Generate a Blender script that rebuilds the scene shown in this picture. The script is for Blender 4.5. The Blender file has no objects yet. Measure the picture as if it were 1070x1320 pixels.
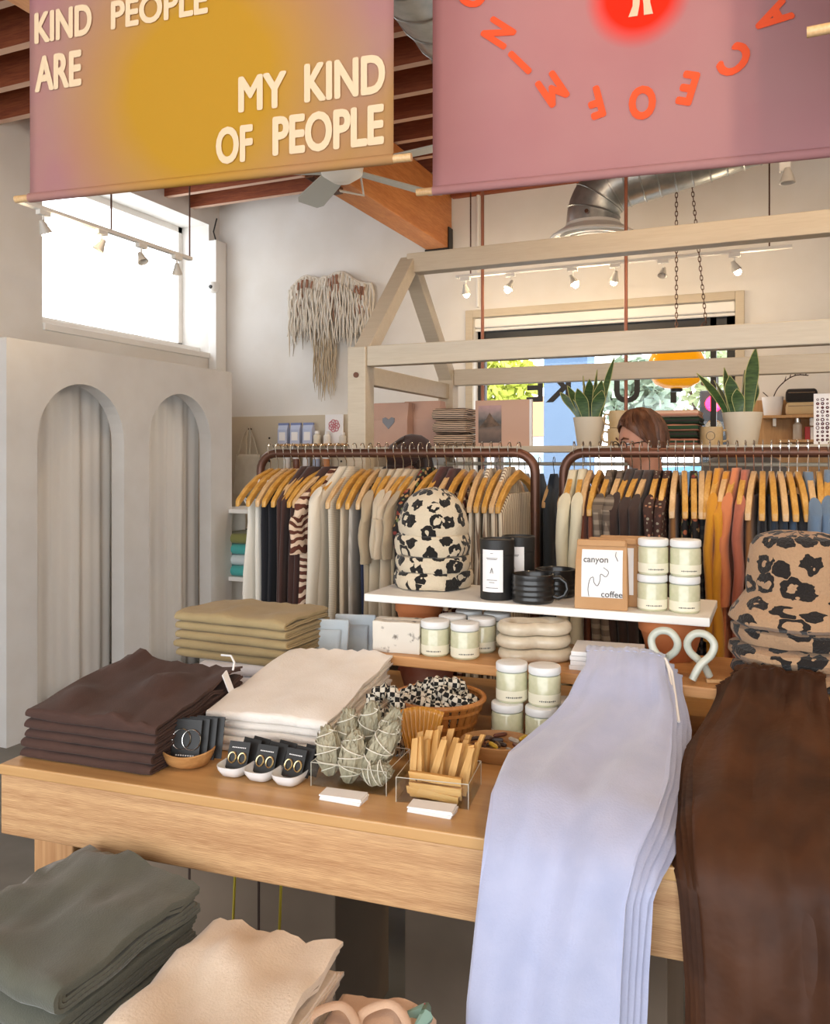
import bpy, bmesh, math, random
from math import sin, cos, pi, sqrt, radians
from mathutils import Vector, Matrix, noise

SC = bpy.context.scene
COL = SC.collection
# ------------------------------------------------------------------ camera
CAMZ = 1.53
YAW = radians(23.3)
cam = bpy.data.cameras.new('camera')
cam.sensor_fit = 'HORIZONTAL'
cam.sensor_width = 36.0
cam.lens = 36.0 * 1080 / 1070
cam.shift_y = -70 / 1070
cam.clip_start = 0.05
camo = bpy.data.objects.new('camera', cam)
camo.location = (0, 0, CAMZ)
camo.rotation_euler = (pi / 2, 0, YAW)
COL.objects.link(camo)
SC.camera = camo
# ------------------------------------------------------------------ light
world = bpy.data.worlds.new('sky')
SC.world = world
world.use_nodes = True
wb = world.node_tree.nodes['Background']
wb.inputs[0].default_value = (0.93, 0.965, 1.0, 1)
wb.inputs[1].default_value = 3.2
SC.view_settings.view_transform = 'Standard'
SC.view_settings.look = 'None'
SC.view_settings.gamma = 1.0
SC.view_settings.use_curve_mapping = False
SC.view_settings.exposure = 0.52
WARM = (1.0, 0.76, 0.50)

# room extents
XL, XR, YB, YF, ZC = -4.58, 3.4, 6.2, -2.6, 3.95


def portal(loc, rot, sx, sy):
    l = bpy.data.lights.new('daylight_portal', 'AREA')
    l.shape = 'RECTANGLE'; l.size = sx; l.size_y = sy
    l.cycles.is_portal = True
    o = bpy.data.objects.new('daylight_portal', l)
    o.location = loc; o.rotation_euler = rot
    COL.objects.link(o)


portal((-0.5, YF - .02, 1.75), (pi / 2, 0, 0), 7.0, 3.1)
portal((XL - .3, 4.95, 2.95), (0, -pi / 2, 0), 1.1, 1.5)

# ------------------------------------------------------------------ pixel helper (1070x1320 frame)
FX, FY = -sin(YAW), cos(YAW)
RX, RY = cos(YAW), sin(YAW)


def ray(u, v):
    t = (u - 535) / 1080.; s = (590 - v) / 1080.
    return FX + RX * t, FY + RY * t, s


def onZ(u, v, z):
    x, y, s = ray(u, v); d = (z - CAMZ) / s
    return Vector((x * d, y * d, z))


def onY(u, v, Y):
    x, y, s = ray(u, v); d = Y / y
    return Vector((x * d, Y, CAMZ + s * d))


def onX(u, v, X):
    x, y, s = ray(u, v); d = X / x
    return Vector((X, y * d, CAMZ + s * d))


# ------------------------------------------------------------------ mesh helper
class MB:
    def __init__(s):
        s.v = []; s.f = []

    def box(s, c, d, M=None):
        b = len(s.v); hx, hy, hz = d[0] / 2, d[1] / 2, d[2] / 2
        for z in (-hz, hz):
            for x, y in ((-hx, -hy), (hx, -hy), (hx, hy), (-hx, hy)):
                p = Vector((x, y, z))
                if M is not None: p = M @ p
                s.v.append((p[0] + c[0], p[1] + c[1], p[2] + c[2]))
        for q in ((3, 2, 1, 0), (4, 5, 6, 7), (0, 1, 5, 4), (1, 2, 6, 5), (2, 3, 7, 6), (3, 0, 4, 7)):
            s.f.append([b + i for i in q])
        return s

    def span(s, x0, x1, y0, y1, z0, z1):
        return s.box(((x0 + x1) / 2, (y0 + y1) / 2, (z0 + z1) / 2), (abs(x1 - x0), abs(y1 - y0), abs(z1 - z0)))

    def loft(s, rings, closed=True, cap=True, loop=False):
        b = len(s.v); n = len(rings[0]); m = len(rings)
        for r in rings: s.v.extend([tuple(p) for p in r])
        for i in range(m if loop else m - 1):
            i2 = (i + 1) % m
            for j in range(n if closed else n - 1):
                j2 = (j + 1) % n
                s.f.append([b + i * n + j, b + i * n + j2, b + i2 * n + j2, b + i2 * n + j])
        if cap and closed and not loop:
            s.f.append([b + j for j in range(n)][::-1])
            s.f.append([b + (m - 1) * n + j for j in range(n)])
        return s

    def tube(s, pts, r, n=8, loop=False, flat=None):
        pts = [Vector(p) for p in pts]; m = len(pts); rings = []
        up = Vector((0, 0, 1)); prev = None
        for i in range(m):
            a = pts[(i - 1) % m] if (loop or i > 0) else pts[i]
            c = pts[(i + 1) % m] if (loop or i < m - 1) else pts[i]
            t = (c - a)
            t = t.normalized() if t.length > 1e-9 else Vector((0, 0, 1))
            if prev is None:
                q = t.cross(up)
                if q.length < 1e-3: q = t.cross(Vector((1, 0, 0)))
                q.normalize()
            else:
                q = prev - t * prev.dot(t)
                q = q.normalized() if q.length > 1e-6 else prev
            prev = q; w = t.cross(q)
            rr = r[i] if isinstance(r, (list, tuple)) else r
            fl = flat if flat else 1
            rings.append([pts[i] + q * (rr * cos(2 * pi * k / n)) + w * (rr * fl * sin(2 * pi * k / n)) for k in range(n)])
        return s.loft(rings, True, True, loop)

    def lathe(s, prof, n=24, c=(0, 0, 0), cap=True):
        return s.loft([[(c[0] + r * cos(2 * pi * k / n), c[1] + r * sin(2 * pi * k / n), c[2] + z) for k in range(n)] for r, z in prof], True, cap)

    def grid(s, fn, nu, nv):
        b = len(s.v)
        for i in range(nu + 1):
            for j in range(nv + 1): s.v.append(tuple(fn(i / nu, j / nv)))
        for i in range(nu):
            for j in range(nv):
                a = b + i * (nv + 1) + j
                s.f.append([a, a + nv + 1, a + nv + 2, a + 1])
        return s

    def add_mesh(s, me, M):
        b = len(s.v)
        for v in me.vertices: s.v.append(tuple(M @ v.co))
        for p in me.polygons: s.f.append([b + i for i in p.vertices])
        return s

    def mapv(s, fn):
        s.v = [tuple(fn(Vector(p))) for p in s.v]; return s

    def build(s, name, mat, parent=None, loc=None, rz=0, smooth=40, bevel=0, thick=0, sub=0, fix=True):
        me = bpy.data.meshes.new(name)
        me.from_pydata(s.v, [], s.f)
        me.validate()
        if fix:
            bm = bmesh.new(); bm.from_mesh(me); bmesh.ops.recalc_face_normals(bm, faces=bm.faces); bm.to_mesh(me); bm.free()
        if mat: me.materials.append(mat)
        if smooth:
            me.polygons.foreach_set('use_smooth', [True] * len(me.polygons))
            if smooth < 180: me.set_sharp_from_angle(angle=radians(smooth))
        o = bpy.data.objects.new(name, me)
        COL.objects.link(o)
        if parent: o.parent = parent
        if loc is not None: o.location = loc
        o.rotation_euler[2] = rz
        if thick:
            m = o.modifiers.new('thick', 'SOLIDIFY'); m.thickness = thick; m.offset = 0
        if bevel:
            m = o.modifiers.new('bevel', 'BEVEL'); m.width = bevel; m.segments = 2; m.limit_method = 'ANGLE'
        if sub:
            m = o.modifiers.new('sub', 'SUBSURF'); m.levels = sub; m.render_levels = sub
        return o


def tag(o, label, cat, group=None, kind=None):
    o['label'] = label; o['category'] = cat
    if group: o['group'] = group
    if kind: o['kind'] = kind
    return o


def thing(name, label, cat, loc=(0, 0, 0), rz=0, group=None):
    o = bpy.data.objects.new(name, None); COL.objects.link(o)
    o.empty_display_size = .05
    o.location = loc; o.rotation_euler = (0, 0, rz)
    return tag(o, label, cat, group)


def struct(o, label=None, cat=None):
    o['kind'] = 'structure'
    if label: o['label'] = label
    if cat: o['category'] = cat
    return o


def copy_tree(o, parent=None):
    c = o.copy(); COL.objects.link(c)
    if parent: c.parent = parent
    for ch in list(o.children): copy_tree(ch, c)
    return c


ORD = ['first', 'second', 'third', 'fourth', 'fifth', 'sixth', 'seventh', 'eighth', 'ninth', 'tenth']


def fromtop(i, n):
    return 'topmost' if i == n - 1 else ('bottom one' if i == 0 else ORD[n - 1 - i] + ' from the top')


def nz(x, y=0., z=0.): return noise.noise(Vector((x, y, z)))


_fc = {}


def text_mesh(s, size=1., offset=0.):
    k = (s, size, offset)
    if k in _fc: return _fc[k]
    cu = bpy.data.curves.new('lettering', 'FONT'); cu.body = s; cu.size = size; cu.offset = offset
    cu.align_x = 'CENTER'; cu.align_y = 'CENTER'; cu.resolution_u = 4
    o = bpy.data.objects.new('lettering', cu)
    COL.objects.link(o); bpy.context.view_layer.update()
    me = bpy.data.meshes.new_from_object(o.evaluated_get(bpy.context.evaluated_depsgraph_get()))
    bpy.data.objects.remove(o); _fc[k] = me
    return me


# ------------------------------------------------------------------ materials
def srgb(h):
    h = h.lstrip('#'); r = []
    for i in (0, 2, 4):
        c = int(h[i:i + 2], 16) / 255.
        r.append(c / 12.92 if c <= .04045 else ((c + .055) / 1.055) ** 2.4)
    return (r[0], r[1], r[2], 1)


class NT:
    def __init__(s, name):
        s.m = bpy.data.materials.new(name); s.m.use_nodes = True
        s.t = s.m.node_tree; s.b = s.t.nodes['Principled BSDF']; s.out = s.t.nodes['Material Output']

    def n(s, ty, **kw):
        x = s.t.nodes.new('ShaderNode' + ty)
        for k, v in kw.items():
            if k in x.inputs: x.inputs[k].default_value = v
            else: setattr(x, k, v)
        return x

    def l(s, a, b): s.t.links.new(a, b)

    def co(s, scale=(1, 1, 1), which='Object'):
        tc = s.n('TexCoord'); mp = s.n('Mapping'); mp.inputs['Scale'].default_value = scale
        s.l(tc.outputs[which], mp.inputs[0]); return mp.outputs[0]

    def ramp(s, fac, stops, interp='LINEAR'):
        r = s.n('ValToRGB'); r.color_ramp.interpolation = interp
        e = r.color_ramp.elements
        while len(e) < len(stops): e.new(.5)
        for i, (p, c) in enumerate(stops):
            e[i].position = p; e[i].color = c if len(c) == 4 else (*c, 1)
        s.l(fac, r.inputs[0]); return r.outputs[0]

    def mix(s, fac, a, b, mode='MIX'):
        x = s.n('MixRGB'); x.blend_type = mode
        for sock, val in ((0, fac), (1, a), (2, b)):
            if hasattr(val, 'links'): s.l(val, x.inputs[sock])
            else: x.inputs[sock].default_value = val
        return x.outputs[0]

    def math(s, op, a, b=None):
        x = s.n('Math'); x.operation = op
        for sock, val in ((0, a), (1, b)):
            if val is None: continue
            if hasattr(val, 'links'): s.l(val, x.inputs[sock])
            else: x.inputs[sock].default_value = val
        return x.outputs[0]

    def bump(s, h, strength=.3, dist=.002):
        b = s.n('Bump'); b.inputs['Strength'].default_value = strength; b.inputs['Distance'].default_value = dist
        s.l(h, b.inputs['Height']); s.l(b.outputs[0], s.b.inputs['Normal'])

    def col(s, c): s.l(c, s.b.inputs['Base Color'])


def plain(name, c, rough=.6, c2=None, scale=8, stretch=(1, 1, 1), bump=0, bscale=60, bdist=.002, metal=0, coat=0, sheen=0, contrast=(.35, .65), detail=4):
    k = NT(name)
    k.b.inputs['Roughness'].default_value = rough
    k.b.inputs['Metallic'].default_value = metal
    if coat: k.b.inputs['Coat Weight'].default_value = coat
    if sheen:
        k.b.inputs['Sheen Weight'].default_value = sheen
        k.b.inputs['Sheen Roughness'].default_value = .5
    c = srgb(c)
    if c2:
        nn = k.n('TexNoise', Scale=scale, Detail=detail); k.l(k.co(stretch), nn.inputs['Vector'])
        k.col(k.ramp(nn.outputs[0], [(contrast[0], c), (contrast[1], srgb(c2))]))
    else:
        k.b.inputs['Base Color'].default_value = c
    if bump:
        bb = k.n('TexNoise', Scale=bscale, Detail=3); k.l(k.co(stretch), bb.inputs['Vector'])
        k.bump(bb.outputs[0], bump, bdist)
    return k.m


def fabric(name, c, c2=None, bump=.5, bscale=350, sheen=.2, rough=.9, scale=14):
    return plain(name, c, rough, c2, scale=scale, bump=bump, bscale=bscale, bdist=.0015, sheen=sheen, contrast=(.3, .7))


def wood(name, c, c2, axis=0, scale=9, rough=.5, lines=60, bump=.15, stretch=12):
    k = NT(name); k.b.inputs['Roughness'].default_value = rough
    st = [1, 1, 1]; st = [float(stretch) for _ in st]; st[axis] = 1.0
    cv = k.co(tuple(st))
    n1 = k.n('TexNoise', Scale=scale * .25, Detail=6); k.l(cv, n1.inputs['Vector'])
    n2 = k.n('TexNoise', Scale=lines * .2, Detail=2); k.l(cv, n2.inputs['Vector'])
    f = k.mix(.5, n1.outputs[0], n2.outputs[0])
    k.col(k.ramp(f, [(.38, srgb(c)), (.62, srgb(c2))]))
    k.bump(f, bump, .002)
    return k.m


def leopard(name, base, spot, scale=13):
    """spots wrapped round the object's vertical axis (angle, height minus radius)"""
    k = NT(name); k.b.inputs['Roughness'].default_value = .95; k.b.inputs['Sheen Weight'].default_value = .15
    cv = k.co()
    sp = k.n('SeparateXYZ'); k.l(cv, sp.inputs[0])
    x, y, z = sp.outputs
    ang = k.math('ARCTAN2', x, k.math('MULTIPLY', y, -1.0))
    rad = k.math('SQRT', k.math('ADD', k.math('MULTIPLY', x, x), k.math('MULTIPLY', y, y)))
    cb = k.n('CombineXYZ'); k.l(k.math('MULTIPLY', ang, .105), cb.inputs[0]); k.l(k.math('SUBTRACT', z, k.math('MULTIPLY', rad, .9)), cb.inputs[1])
    cc = cb.outputs[0]
    nn = k.n('TexNoise', Scale=scale * 2.2, Detail=2); k.l(cc, nn.inputs['Vector'])
    off = k.n('VectorMath'); off.operation = 'SCALE'; off.inputs['Scale'].default_value = .55 / scale
    k.l(nn.outputs['Color'], off.inputs[0])
    ad = k.n('VectorMath'); ad.operation = 'ADD'; k.l(cc, ad.inputs[0]); k.l(off.outputs[0], ad.inputs[1])
    vo = k.n('TexVoronoi', Scale=scale, Randomness=.7); vo.voronoi_dimensions = '2D'; k.l(ad.outputs[0], vo.inputs['Vector'])
    sc = k.n('SeparateColor'); k.l(vo.outputs['Color'], sc.inputs[0])
    d = vo.outputs['Distance']
    n2 = k.n('TexNoise', Scale=scale * 1.5, Detail=1); k.l(cc, n2.inputs['Vector'])
    outer = k.math('LESS_THAN', d, k.math('ADD', .34, k.math('MULTIPLY', sc.outputs[1], .14)))
    inner = k.math('GREATER_THAN', d, k.math('MULTIPLY', k.math('SUBTRACT', sc.outputs[0], .35), .36))
    core = k.math('GREATER_THAN', n2.outputs[0], .40)
    msk = k.math('MULTIPLY', k.math('MULTIPLY', outer, inner), core)
    k.col(k.mix(msk, srgb(base), srgb(spot)))
    b = k.n('TexNoise', Scale=160, Detail=3); k.l(cv, b.inputs['Vector']); k.bump(b.outputs[0], .9, .004)
    return k.m


def checker(name, a, b, size=.02, stretch=(0, 1, 1)):
    k = NT(name); k.b.inputs['Roughness'].default_value = .9
    ch = k.n('TexChecker', Scale=1 / size); k.l(k.co(stretch), ch.inputs['Vector'])
    ch.inputs['Color1'].default_value = srgb(a); ch.inputs['Color2'].default_value = srgb(b)
    k.col(ch.outputs[0]); return k.m


def zebra(name, a, b, scale=22, dist=5, rot=(1, 0.3, 1.2), thr=.5, det=.6):
    k = NT(name); k.b.inputs['Roughness'].default_value = .85
    w = k.n('TexWave', Scale=scale, Distortion=dist, Detail=2); w.inputs['Detail Scale'].default_value = det
    w.bands_direction = 'Z'
    k.l(k.co(rot), w.inputs['Vector'])
    k.col(k.ramp(w.outputs[0], [(thr - .03, srgb(a)), (thr + .03, srgb(b))])); return k.m


def stripes(name, a, b, scale=30, d='Y', thr=.5):
    k = NT(name); k.b.inputs['Roughness'].default_value = .85
    w = k.n('TexWave', Scale=scale, Distortion=.3); w.bands_direction = d
    k.l(k.co(), w.inputs['Vector'])
    k.col(k.ramp(w.outputs[0], [(thr - .04, srgb(a)), (thr + .04, srgb(b))])); return k.m


def floral(name, base, cols, scale=45, size=.32):
    k = NT(name); k.b.inputs['Roughness'].default_value = .85
    vo = k.n('TexVoronoi', Scale=scale); k.l(k.co(), vo.inputs['Vector'])
    n = len(cols)
    sep = k.n('SeparateColor'); k.l(vo.outputs['Color'], sep.inputs[0])
    pc = k.ramp(sep.outputs[0], [(i / n, srgb(c)) for i, c in enumerate(cols)], 'CONSTANT')
    k.col(k.mix(k.math('LESS_THAN', vo.outputs['Distance'], size), srgb(base), pc)); return k.m


def plaid(name, base, a, b, scale=14):
    k = NT(name); k.b.inputs['Roughness'].default_value = .9
    cv = k.co()
    w1 = k.n('TexWave', Scale=scale); w1.bands_direction = 'Z'; k.l(cv, w1.inputs['Vector'])
    w2 = k.n('TexWave', Scale=scale); w2.bands_direction = 'Y'; k.l(cv, w2.inputs['Vector'])
    c = k.mix(k.math('MULTIPLY', k.math('GREATER_THAN', w1.outputs[0], .6), .6), srgb(base), srgb(a))
    c = k.mix(k.math('MULTIPLY', k.math('GREATER_THAN', w2.outputs[0], .65), .6), c, srgb(b))
    k.col(c); return k.m


def clear(name, tint=(1, 1, 1, 1), gloss=.08, rough=.02):
    k = NT(name); k.t.nodes.remove(k.b)
    a = k.n('BsdfTransparent'); a.inputs[0].default_value = tint
    g = k.n('BsdfGlossy'); g.inputs['Roughness'].default_value = rough
    lw = k.n('LayerWeight'); lw.inputs[0].default_value = .5
    mx = k.n('MixShader'); k.l(k.math('ADD', k.math('MULTIPLY', k.math('POWER', lw.outputs['Facing'], 4.0), .5), gloss * .5), mx.inputs[0])
    k.l(a.outputs[0], mx.inputs[1]); k.l(g.outputs[0], mx.inputs[2]); k.l(mx.outputs[0], k.out.inputs[0])
    return k.m


def glow(name, c, s):
    k = NT(name); k.b.inputs['Emission Color'].default_value = srgb(c); k.b.inputs['Emission Strength'].default_value = s
    k.b.inputs['Base Color'].default_value = srgb(c); return k.m


M = {}
M['wall'] = plain('wall_paint', '#E4E1DC', .85, '#DEDAD3', scale=3, bump=.15, bscale=90)
M['white'] = plain('white_paint', '#EDEBE6', .5, bump=.1, bscale=70)
M['plaster'] = plain('screen_plaster', '#D3D1CE', .9, '#CECBC7', scale=5, bump=.2, bscale=120)
M['concrete'] = plain('concrete', '#7C7972', .6, '#68655F', scale=3, bump=.1, bscale=40)
M['joist'] = wood('joist_wood', '#7E3D24', '#9C5532', 0, rough=.7)
M['deck'] = wood('deck_wood', '#6A321E', '#7E4026', 1, rough=.8)
M['joistedge'] = plain('joist_lit_underside', '#C9A58F', .7)  # light on the joist undersides, put in as a paler colour
M['beam'] = wood('glulam', '#B9713A', '#CF8B50', 1, rough=.5, scale=6)
M['table'] = wood('table_fir', '#A87A50', '#D3A878', 0, scale=5, lines=110, rough=.5, bump=.5, stretch=34)
M['tabletop'] = wood('tabletop_fir', '#B98A56', '#CBA06A', 0, scale=4, lines=14, rough=.35, bump=.1, stretch=14)
M['tableleg'] = wood('leg_fir', '#B58153', '#CF9F6E', 2, scale=4, lines=20, rough=.45, bump=.3, stretch=22)
M['shelfwood'] = wood('shelf_wood', '#BC8550', '#CE9A62', 0, rough=.45)
M['ply'] = wood('plywood', '#B98E5E', '#C99F6E', 2, rough=.6)
M['darkwood'] = wood('dark_wood', '#33211A', '#3F2A20', 2, rough=.6)
M['frame'] = wood('house_frame_paint', '#BFB29C', '#C6BAA5', 0, rough=.55, bump=.1)
M['hanger'] = wood('hanger_wood', '#BE8A3C', '#D3A455', 1, rough=.35)
M['hangerpale'] = wood('hanger_wood_pale', '#C7A272', '#D8B688', 1, rough=.35)
M['copper'] = plain('copper_pipe', '#6A4636', .38, '#533A2F', scale=6, metal=.6)
M['copperred'] = plain('red_copper_pipe', '#A8705A', .35, metal=.7)
M['chrome'] = plain('chrome', '#D6D4CE', .2, metal=1)
M['galv'] = plain('galvanised', '#B9BDBC', .35, '#9DA2A2', scale=14, metal=.85)
M['metalwhite'] = plain('white_metal', '#E6E4DE', .4)
M['black'] = plain('matt_black', '#1E1D1C', .5)
M['blackceramic'] = plain('black_glaze', '#191919', .35, coat=.3)
M['card'] = plain('card_white', '#EDEBEA', .6)
M['ink'] = plain('ink', '#55534F', .7)
M['terra'] = plain('terracotta', '#BE7444', .75, '#B3683B', scale=6, bump=.1)
M['terrawear'] = plain('terracotta_worn', '#A96248', .8, '#B98A78', scale=9, bump=.1, contrast=(.42, .7))
M['glass'] = clear('window_glass', gloss=.04)
M['acrylic'] = clear('acrylic', (.97, .98, .97, 1), gloss=.07)
M['wax'] = plain('jar_wax', '#CFCDAF', .18, '#C4C4A2', scale=60, coat=.6)
M['jarlabel'] = plain('jar_label', '#E4DFC8', .5)
M['lid'] = plain('jar_lid', '#E3E4E3', .35)
M['jarglass'] = plain('jar_glass_rim', '#A9AEA2', .1, coat=1)
M['leaf'] = plain('snake_leaf', '#2F4A2A', .4, '#4F6B3A', scale=20, stretch=(1, 1, 6), coat=.2)
M['leafedge'] = plain('leaf_edge', '#B9B878', .5)
M['skin'] = plain('skin', '#C08A70', .55)
M['hair'] = plain('hair_brown', '#4A2C1C', .5, '#6E452B', scale=40, stretch=(1, 1, .3), bump=.5, bscale=120)
M['hairdark'] = plain('hair_dark', '#2A1B17', .6)
# ================================================================== ROOM
WT = .35
struct(MB().span(XL - WT, XR + .2, YF - .2, YB + .25, -.1, 0).build('floor', M['concrete'], smooth=0), 'grey polished concrete shop floor', 'floor')
# back wall with the shop window opening
WX0, WX1, WZ0, WZ1 = -2.17, -.257, .55, 2.62
b = MB()
b.span(XL - WT, WX0, YB, YB + .2, 0, ZC); b.span(WX1, XR, YB, YB + .2, 0, ZC)
b.span(WX0, WX1, YB, YB + .2, 0, WZ0); b.span(WX0, WX1, YB, YB + .2, WZ1, ZC)
struct(b.build('wall_back', M['wall'], smooth=0), 'white painted back wall around the shop window', 'wall')
# left wall with high window, deep reveal
LY0, LY1, LZ0, LZ1 = 4.23, 6.05, 2.40, 3.58
b = MB()
b.span(XL - WT, XL, YF, LY0, 0, ZC); b.span(XL - WT, XL, LY1, YB, 0, ZC)
b.span(XL - WT, XL, LY0, LY1, 0, LZ0); b.span(XL - WT, XL, LY0, LY1, LZ1, ZC)
struct(b.build('wall_left', M['wall'], smooth=0), 'white left wall with a high deep-set window', 'wall')
struct(MB().span(XR, XR + .2, YF, YB + .2, 0, ZC).build('wall_right', M['wall'], smooth=0), 'white painted side wall right of the shop', 'wall')
# front wall, wide storefront opening behind the photographer
b = MB()
b.span(XL, -4.0, YF - .2, YF, 0, ZC); b.span(3.0, XR, YF - .2, YF, 0, ZC)
b.span(-4.0, 3.0, YF - .2, YF, 3.3, ZC); b.span(-4.0, 3.0, YF - .2, YF, 0, .2)
struct(b.build('wall_front', M['wall'], smooth=0), 'front wall with a wide storefront opening', 'wall')
ceil = struct(MB().span(XL - WT, XR + .2, YF - .2, YB + .2, ZC, ZC + .1).build('ceiling', M['deck'], smooth=0), 'dark brown timber deck ceiling on joists', 'ceiling')
jm = None
Y = YB - .38
while Y > YF + .2:
    if jm is None:
        o = MB().box((0, 0, 0), (XR - XL, .05, .29)).build('joist', M['joist'], ceil, smooth=0)
        o.data.materials.append(M['joistedge'])
        for p in o.data.polygons:
            if p.normal.z < -.9: p.material_index = 1
        jm = o
    else:
        o = jm.copy(); COL.objects.link(o)
    o.location = ((XL + XR) / 2, Y, ZC - .146)
    Y -= .33
struct(MB().span(-2.34, XR - .01, YB - .06, YB - .002, 3.57, 3.78).build('trim_1', M['joist'], smooth=0, bevel=.004), 'red-brown ledger board along the top of the back wall', 'trim')

# glulam beam
bm_ = thing('ceiling_beam', 'large orange glulam beam running to the back wall below the joists', 'beam', (-2.443, 2, 3.17))
MB().span(-.093, .093, -3, 4.19, 0, .475).build('beam_body', M['beam'], bm_, smooth=0, bevel=.006)
MB().span(-.1, .1, 4.10, 4.185, -.015, 0).span(.094, .104, 4.10, 4.185, -.015, .16).build('steel_bracket', M['black'], bm_, smooth=0)
MB().tube([(0.12, 2.3, .30), (.14, 2.5, .1), (.12, 2.6, -.03), (.02, 2.45, -.03)], .009).build('cable', M['metalwhite'], bm_)
MB().span(-.03, .03, 2.15, 2.5, -.04, 0).build('junction_box', M['copper'], bm_, smooth=0, bevel=.003)

# high left window
w = struct(MB().span(-.02, .02, LY0, LY1, LZ1 - .05, LZ1).span(-.02, .02, LY0, LY1, LZ0 + .1, LZ0 + .15)
           .span(-.02, .02, LY0, LY0 + .05, LZ0 + .1, LZ1).span(-.02, .02, LY1 - .05, LY1, LZ0 + .1, LZ1).build('window_1', M['white'], loc=(XL - .31, 0, 0), smooth=0), 'bright high window in the left wall above the arch screen', 'window')
MB().span(-.004, .004, LY0 + .05, LY1 - .05, LZ0 + .15, LZ1 - .05).build('pane', M['glass'], w, smooth=0)
MB().span(-.03, .33, LY0 + .004, LY1 - .004, LZ0, LZ0 + .05).span(-.03, .22, LY0 + .004, LY1 - .004, LZ0 + .05, LZ0 + .10).build('window_sill', M['white'], w, smooth=0, bevel=.006)

# back shop window
w = MB()
c = .06
w.span(WX0 - c, WX0, -.03, .0, WZ0 - c, WZ1 + c).span(WX1, WX1 + c, -.03, 0, WZ0 - c, WZ1 + c)
w.span(WX0, WX1, -.03, 0, WZ1, WZ1 + c).span(WX0, WX1, -.03, 0, WZ0 - c, WZ0)
w = struct(w.build('window_2', M['frame'], loc=(0, YB, 0), smooth=0, bevel=.004), 'wide shop window in the back wall looking onto the street', 'window')
b = MB(); b.span(WX0, WX0 + .06, .1, .15, WZ0, WZ1).span(WX1 - .06, WX1, .1, .15, WZ0, WZ1).span(WX0, WX1, .1, .15, WZ1 - .24, WZ1 - .09).span(WX0, WX1, .1, .15, WZ0, WZ0 + .06)
b.span(WX1 - .17, WX1 - .13, .1, .15, WZ0, WZ1)
b.build('window_frame', M['black'], w, smooth=0)
MB().span(WX0 + .002, WX1 - .002, .01, .09, WZ1 - .075, WZ1 - .002).build('blind_box', M['white'], w, smooth=0, bevel=.01)
MB().tube([(WX0, .05, WZ1 - .088), (WX1, .05, WZ1 - .088)], .012).build('blind_roll', M['white'], w)
MB().span(WX0 + .06, WX1 - .06, .121, .127, WZ0 + .06, WZ1 - .2).build('pane', M['glass'], w, smooth=0)
# mirrored shop lettering on the glass, read from the street
for ch, u in (('E', 690), ('K', 722), ('U', 808), ('Y', 868)):
    p = onY(u, 502, YB + .11)
    me = text_mesh(ch, .30, .006)
    mm = Matrix.Translation((p.x, .119, p.z)) @ Matrix.Scale(-1, 4, (1, 0, 0)) @ Matrix.Rotation(pi / 2, 4, 'X')
    MB().add_mesh(me, mm).build('window_letter', M['black'], w, smooth=0, thick=.002)

# pegboard, back-left
pg = thing('pegboard', 'pale perforated pegboard panel on the back wall, left of the white house frame', 'pegboard', (-3.55, YB, .35))
MB().span(-1.0, 1.0, -.03, -.002, 0, 1.54).build('board', plain('pegboard_paint', '#C9BBA3', .7), pg, smooth=0)
b = MB()
for i in range(9):
    for j in range(7):
        b.lathe([(.009, 0), (.009, .003)], 8, (0, 0, 0)); n = 16
        b.v[-n:] = [(x - .95 + i * .235, -.0315 - z, y + .15 + j * .2) for x, y, z in b.v[-n:]]
b.build('peg_holes', M['black'], pg, smooth=0)['kind'] = 'stuff'
# plywood display panel, back-right
pl = thing('plywood_panel', 'brown plywood display panel on the back wall right of the window', 'panel', (.0, YB, .3))
MB().span(-.16, 2.6, -.03, -.002, 0, 1.62).build('board', M['ply'], pl, smooth=0)


def wall_shelf(name, label, x0, x1, z, depth, m):
    t = thing(name, label, 'shelf', ((x0 + x1) / 2, YB - .03, z))
    MB().span(-(x1 - x0) / 2, (x1 - x0) / 2, -depth, 0, -.018, 0).build('board', m, t, smooth=0, bevel=.002)
    for sx in (-.3, .3):
        MB().box((sx * (x1 - x0), -depth * .45, -.045), (.02, depth * .8, .05)).build('bracket', M['metalwhite'], t, smooth=0)
    return t


# ------------------------------------------------------------------ arched partition (fitting room front)
AX = -3.72
part = thing('arched_partition', 'tall grey-beige plaster partition with two arched openings', 'partition', (AX, 4.2, 0))
y0, y1, zt, th = -1.0, .99, 2.165, .1
arches = [(-.80, -.133, 1.96), (.091, .739, 1.965)]


def arch_pts(a0, a1, top, n=18):
    r = (a1 - a0) / 2; cy = (a0 + a1) / 2; zs = top - r
    return [(a0, 0)] + [(cy - r * cos(pi * k / n), zs + r * sin(pi * k / n)) for k in range(n + 1)] + [(a1, 0)]


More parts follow.
